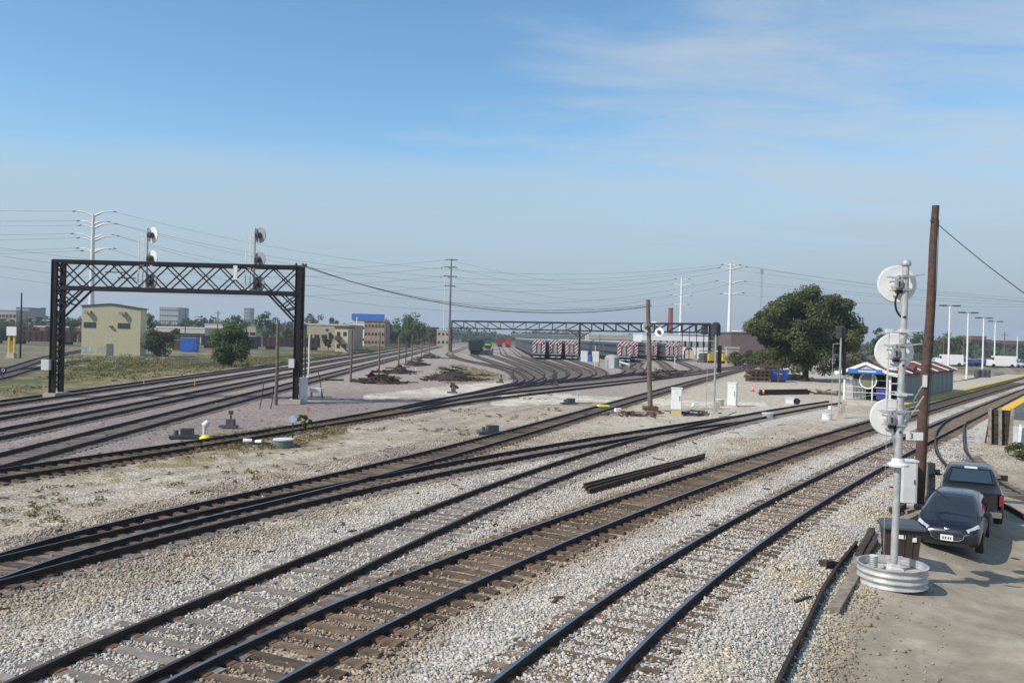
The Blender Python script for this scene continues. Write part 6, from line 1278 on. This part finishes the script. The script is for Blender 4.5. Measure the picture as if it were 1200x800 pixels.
gset = [(-137, 222, 0, 'dark freight car at the far left edge of the picture'), (-121, 226, 1, 'brown freight car behind the left bridge leg'), (-105, 229, 2, 'grey-black freight car left of the yellow building'), (-91, 232, 2, 'dark freight car half hidden by the dark bush'), (-75.5, 235, 0, 'navy freight car left of the bright green bushy tree'), (-60, 238, 1, 'brown freight car behind the near bridge leg')]
for x, y, k_, lab in gset: gondola((x, y - 10, 0), .2, lab, Mf[k_])
# chain fence of grey boards beyond the grass
a_, b_ = at(201, 431), at(268, 427); s = thing('board_fence', 'low weathered board fence between the two green bushes', 'fence', a_); d_ = b_ - a_; m = MB()
n_ = int(d_.length / .42)
for i in range(n_): q = d_ * i / n_; m.box((q.x, q.y, .62 + random.uniform(-.06, .042)), (.09, .05, 1.25))
for z in (.35, 1.05): m.bar((0, .05, z), (d_.x, d_.y + .05, z), .042)
kind(m.build('boards', pm('fence_boards', (.20, .18, .13), .9, 0, .3, .6), s), 'stuff')
# crossing signal at the far left
b = at(14.5, 419.5); s = thing('crossing_signal', 'yellow signal post with a white sign board at the far left', 'signal', b)
m = MB(); m.box((-.55, 0, 1.9), (.28, .25, 3.8)); m.box((.25, 0, 1.9), (.28, .25, 3.8)); m.build('post', M_yellow, s); m = MB(); m.box((-.1, -.2, 4.1), (1.5, .1, 1.35)); m.build('sign_board', M_white, s); m = MB(); m.box((-.15, 0, .4), (1.3, .9, .8), taper=.8); m.build('base', M_conc, s); m = MB(); m.cyl((.9, .5, 0), (.9, .5, 10), .14, .1, 8); m.build('rear_pole', M_black, s)
# maintenance gear at the right end of the coaches
def truck_(u, vb, label, body, rz=2.6):
    b = at(u, vb); s = thing('work_truck', label, 'truck', b, rz); m = MB(); m.box((0, -1.2, 1.5), (2.3, 4.2, 2.0)); m.build('box_body', body, s); m = MB(); m.box((0, 1.8, 1.3), (2.2, 1.7, 1.8), taper=.85); c = m.build('cab', M_white, s); m = MB(); m.box((0, 2.55, 1.7), (1.7, .3, .6)); m.build('windscreen', M_window, c); m = MB(); m.box((0, 2.72, .75), (2.0, .2, .4)); m.build('bumper', M_dgrey, s)
    for x in (-.95, .95):
        for y in (-2.2, 1.9): m = MB(); m.cyl((x - .15, y, .45), (x + .15, y, .45), .45, .45, 12); m.build('wheel', M_black, s)
    return s
truck_(822, 424, 'white work truck facing the camera, right of the last striped coach', M_lgrey, PI - .2)
b = at(807, 422); s = thing('trailer', 'boxy cream trailer with clutter on top beside the white work truck', 'trailer', b); m = MB(); m.box((0, 0, 1.55), (2.2, 3, 2.2)); m.build('box', pm('cream_paint', (.62, .57, .38), .6), s); m = MB(); 
for i in range(5): m.box((-.8 + i * .4, .2, 3.0 + (i % 2) * .3), (.35, .6, .6 + .2 * (i % 3)))
m.build('clutter', M_rust, s); m = MB(); m.box((0, 0, .35), (2.0, 2.4, .3)); m.build('frame', M_dgrey, s)
for u, vb, lab in ((830.5, 425, 'yellow-green track machine left of the white pylon'), (846.5, 425.5, 'bright yellow track machine with white canopy at the pylon foot')):
    b = at(u, vb); s = thing('track_machine', lab, 'machine', b, .3); m = MB(); m.box((0, 0, 1.5), (1.8, 3.2, 1.9)); m.build('body', M_yellow, s); m = MB(); m.box((-1.4, .2, 1.3), (1.2, 2.2, 2.2)); m.build('cab', M_dgrey, s); m = MB(); m.box((-.3, 0, 3.0), (3.6, 2.4, .22), rx=.0); m.build('canopy', M_white if u > 840 else M_dgrey, s); m = MB(); m.box((0, 0, .35), (1.9, 3, .5)); m.build('undercarriage', M_black, s)
for u, vb, lab in ((693.5, 423.5, 'white cluster of yard lockers with a blue figure-like barrel'), ): 
    b = at(u - 7 + 4, vb); s = thing('yard_hut', 'pair of white huts with a blue barrel beside the third striped coach', 'hut', b); 
    for x in (-.0 - 1.2, 1.4): m = MB(); m.box((x, 0, 1.2), (1.4, 1.6, 2.4)); m.build('hut', M_white, s)
    m = MB(); m.cyl((.1, -.6, 0), (.1, -.6, 1.7), .45, .45, 14); m.build('barrel', M_blue, s)
b = at(717, 431); s = thing('tank', 'pale grey ribbed tank left of the fourth striped coach', 'tank', b); m = MB(); m.lathe((0, 0, 0), [(1.35, 0), (1.35, 1.9), (1.0, 2.3), (.001, 2.5)], 20); autosmooth(m.build('shell', pm('grey_green_tank', (.30, .33, .29), .7, 0, .15, 1), s), 40); m = MB(); m.box((-.2, -1.35, 1.0), (.9, .1, 2.0)); m.build('hatch', M_lgrey, s)
m = thing('barrier_rail', 'white bent barrier rail below the fourth striped coach', 'barrier', at(727, 427)); k_ = MB(); p1_, p2_, p3_ = at(725, 425), at(724.5, 428.5), at(737, 430); k_.bar((p1_.x, p1_.y, .9), (p2_.x, p2_.y, .9), .25); k_.bar((p2_.x, p2_.y, .9), (p3_.x, p3_.y, .5), .25)
for p_ in (p1_, p2_, p3_): k_.bar((p_.x, p_.y, 0), (p_.x, p_.y, .9), .16)
k_.build('rail', M_lgrey, m, world=True)
pole(697, 431, 405, .07, .06, 'thin pale mast near the third striped coach', M_lgrey, name='mast'); pole(702, 430, 392, .08, .07, 'thin brown mast right of the yard hut', M_post, name='mast'); pole(790.5, 432, 418, .09, .07, 'short pale mast right of the floodlight pole', M_lgrey, name='mast')
# ------------------------------------------------------------------ chimney, towers, power pylons, wires
p_ = up(786, 362, 620); s = thing('brick_chimney', 'tall red brick chimney on the skyline left of the white pylons', 'chimney', (p_.x, 620, 0)); m = MB(); m.cyl((0, 0, 0), (0, 0, p_.z), 2.3, 1.7, 16); m.build('stack', pm('chimney_brick', (.26, .06, .05), .9, 0, .15, .2), s); m = MB(); m.cyl((0, 0, p_.z), (0, 0, p_.z + .8), 2.0, 2.0, 16); m.build('cap', M_brick, s)
p_ = up(767, 376.5, 700); s = thing('water_tower', 'white domed water tower just right of the floodlight pole', 'water tower', (p_.x, 700, 0)); m = MB(); H = p_.z; m.lathe((0, 0, H - 7), [(.001, 0), (3, .2), (4.6, 2), (4.6, 4.2), (3, 6.2), (.001, 7)], 20); autosmooth(m.build('bowl', M_white, s), 60); m = MB()
for a in range(6): m.bar((math.cos(a) * 4.5, math.sin(a) * 4.5, 0), (math.cos(a) * 4, math.sin(a) * 4, H - 5), .4)
m.build('legs', M_grey, s)
p_ = up(893, 316, 640); s = thing('lattice_mast', 'slim lattice mast with a small box on top, above the big tree', 'mast', (p_.x, 640, 0)); m = MB(); H = p_.z
for a in range(3): m.bar((math.cos(a * 2.1) * .8, math.sin(a * 2.1) * .8, 0), (math.cos(a * 2.1) * .6, math.sin(a * 2.1) * .6, H), .14)
for i in range(int(H / 1.6)): m.bar((.7, 0, i * 1.6), (-.4, .6, i * 1.6 + 1.6), .09)
m.build('lattice', pm('faded_mast', (.30, .28, .30), .7), s); m = MB(); m.box((0, 0, H - 1.2), (2.2, 2.0, 3.0)); m.build('box', M_grey, s)
ATT = {}
def pylon(key, u, vt, Y, label, arms, r0=.9, r1=.3, mat=M_lgrey, lean=0):
    p_ = up(u, vt, Y); H = p_.z; x0 = up(u - (400 - vt) * 0 - 0, hz(u), Y).x - ROLL * (H - 5) * 1.0 + lean; s = thing('power_pylon', label, 'pylon', (x0, Y, 0)); dx = p_.x - x0; dx = 0; s.location.x = p_.x - 0
    m = MB(); m.cyl((0, 0, 0), (0, 0, H), r0, r1, 14); autosmooth(m.build('shaft', mat, s), 50); ends = []
    for i, (hf, l, r) in enumerate(arms):
        for q, ln in ((-1, l), (1, r)):
            if not ln: continue
            z = H * hf; e = Vector((q * ln, (i % 2) * .5, z + .26 * ln)); m = MB(); m.tube([(0, 0, z), (q * ln * .5, 0, z + .22 * ln), e], [.26 * r1 / .3, .22, .15], 6); m.build('arm', mat if i != 9 else M_dgrey, s)
            m = MB(); m.bar(e + Vector((-q * .1, 0, 0)), e + Vector((q * .9, 0, -.15)), .28); m.build('insulator', M_dgrey, s); ends.append(Vector((s.location.x, Y, 0)) + e)
    ATT[key] = ends; return s
pylon('L', 109.5, 251, 245, 'tallest steel pylon with many curved arms, behind the near signal bridge', [(.985, 5.2, 5.8), (.92, 4.2, 4.0), (.89, 3.4, 6.2), (.81, 5.8, 5.4), (.79, 3.8, 7.0), (.71, 4.2, 4.2), (.70, 2.6, 6.0)], .95, .42, M_lgrey)
pylon('M', 529, 303, 275, 'slender brown pole pylon at the left end of the far signal bridge', [(.98, 1.0, 1.2), (.90, 1.4, 1.2), (.80, 1.6, 1.2), (.70, 1.2, .8)], .42, .2, pm('brown_pylon', (.16, .12, .10), .8))
pylon('R', 856.5, 309, 300, 'right white pylon with two raised arms, left of the big tree', [(.97, 2.6, 2.8), (.93, 3.6, 5.4), (.78, 4.4, 4.8), (.66, 2.6, 4.4)], .85, .36, M_white)
pylon('R2', 799, 325, 400, 'left white pylon, smaller, beside the brick chimney', [(.96, 2.6, 3.2), (.88, 3.8, 5.0), (.73, 4.4, 4.4), (.62, 3.4, 3.2)], .9, .38, M_white)
p_ = pylon('M2', 522, 312, 420, 'faint thin pylon just left of the brown pole pylon', [(.97, 1.5, 1.5), (.85, 1.5, 1.5)], .3, .18, M_lgrey)
def wire(a, b, sag, label, r=.03, n=24, grp='overhead power lines'):
    a, b = Vector(a), Vector(b); c = (a + b) / 2; m = MB(); m.tube([a.lerp(b, t_) - Vector((0, 0, sag * 4 * t_ * (1 - t_))) for t_ in np.linspace(0, 1, n)], r, 4, caps=False)
    o = m.build('overhead_wire', M_wire, loc=c); tag(o, label, 'wire', grp); return o
Ls, Ms, Rs = ATT['L'], ATT['M'], ATT['R']
lab = 'thin power line strung from the tallest pylon towards the white pylons'
for i in (1, 3, 5, 7, 9, 11): wire(Ls[i], Rs[(i // 2) % len(Rs)], 9 + i * .5, lab, .03)
for i in (0, 2, 4, 6, 8, 10, 12): wire(Ls[i], (Ls[i].x - 190, Ls[i].y - 100 + i * 4, Ls[i].z + 6), 7, 'thin power line running off the left edge from the tallest pylon', .03)
for i in range(4): wire(Ms[i * 2], ATT['R2'][i * 2], 5, 'thin power line between the brown pole pylon and the smaller white pylon', .03); wire(Ms[i * 2], (-190, 235, Ms[i * 2].z + 4), 8, 'thin power line running left from the brown pole pylon', .03)
for i in range(6): wire(Rs[i + 1] if i + 1 < len(Rs) else Rs[-1], (330, 300 + i * 6, 22 + i * 2.2), 6, 'thin power line running right from the white pylons behind the lamp posts', .03)
gx = gan.location.x + W
wire((gx + .25, 60.2, HT + .1), (fp.location.x - .1, fp.location.y, up(759, 357, 60).z), 1.65, 'drooping dark cable from the near signal bridge to the floodlight pole', .028, 40, 'drooping cables'); wire((gx + .25, 60.6, HT + .0), (fp.location.x - .1, fp.location.y, up(759, 355, 60).z), 1.5, 'second drooping dark cable from the near signal bridge', .016, 40, 'drooping cables')
bpz = bigp.location; e_ = up(1200, 330, 27.5); a0 = Vector((bpz.x + (up(1097, 262, bpz.y).x - bpz.x), bpz.y - .05, up(1097, 262, bpz.y).z)); d_ = e_ - a0
wire(a0, a0 + d_ * 4.2 + Vector((0, 0, 1.2)), .9, 'dark wire running right from the leaning brown pole', .016, 40, 'drooping cables')
for u, vb, vt, lab in ((217, 398, 360, 'thin utility pole left of the row of trees'), (255, 396, 364, 'thin utility pole over the pale sheds'), (360, 392, 372, 'short lamp pole right of the bridge leg'), (418, 396, 371, 'white lamp mast beside the blue-roofed building'), (452, 396, 372, 'lamp mast right of the brick apartments'), (1106, 421, 393, 'dark pole among the far parked cars'), (1129, 424, 392, 'dark thin pole behind the second lamp post'), (1177, 425, 389, 'dark chimney-like pole behind the red rooftops')): 
    b = up(u, hz(u), 260); s = thing('utility_pole', lab, 'pole', (b.x, 260, 0)); H = up(u, vt, 260).z; m = MB(); m.cyl((0, 0, 0), (0, 0, H), .2, .14, 8); m.build('shaft', M_post if 'white' not in lab else M_white, s); m = MB(); m.box((0, 0, H - .8), (2.2, .15, .15)); m.build('crossarm', M_post, s)

# ------------------------------------------------------------------ hazy air
m = MB(); m.box((0, 0, 34), (5800, 5800, 76)); hm = bpy.data.materials.new('hazy_air'); hm.use_nodes = True; t = hm.node_tree; t.nodes.clear(); o_ = t.nodes.new('ShaderNodeOutputMaterial'); v_ = t.nodes.new('ShaderNodeVolumePrincipled')
v_.inputs['Color'].default_value = (.80, .88, 1.0, 1); v_.inputs['Density'].default_value = .00031; v_.inputs['Anisotropy'].default_value = .2; t.links.new(v_.outputs[0], o_.inputs['Volume'])
hb = m.build('haze', hm, loc=(0, 0, 34)); kind(hb, 'stuff'); tag(hb, 'thin pale haze in the air over the whole yard', 'haze')
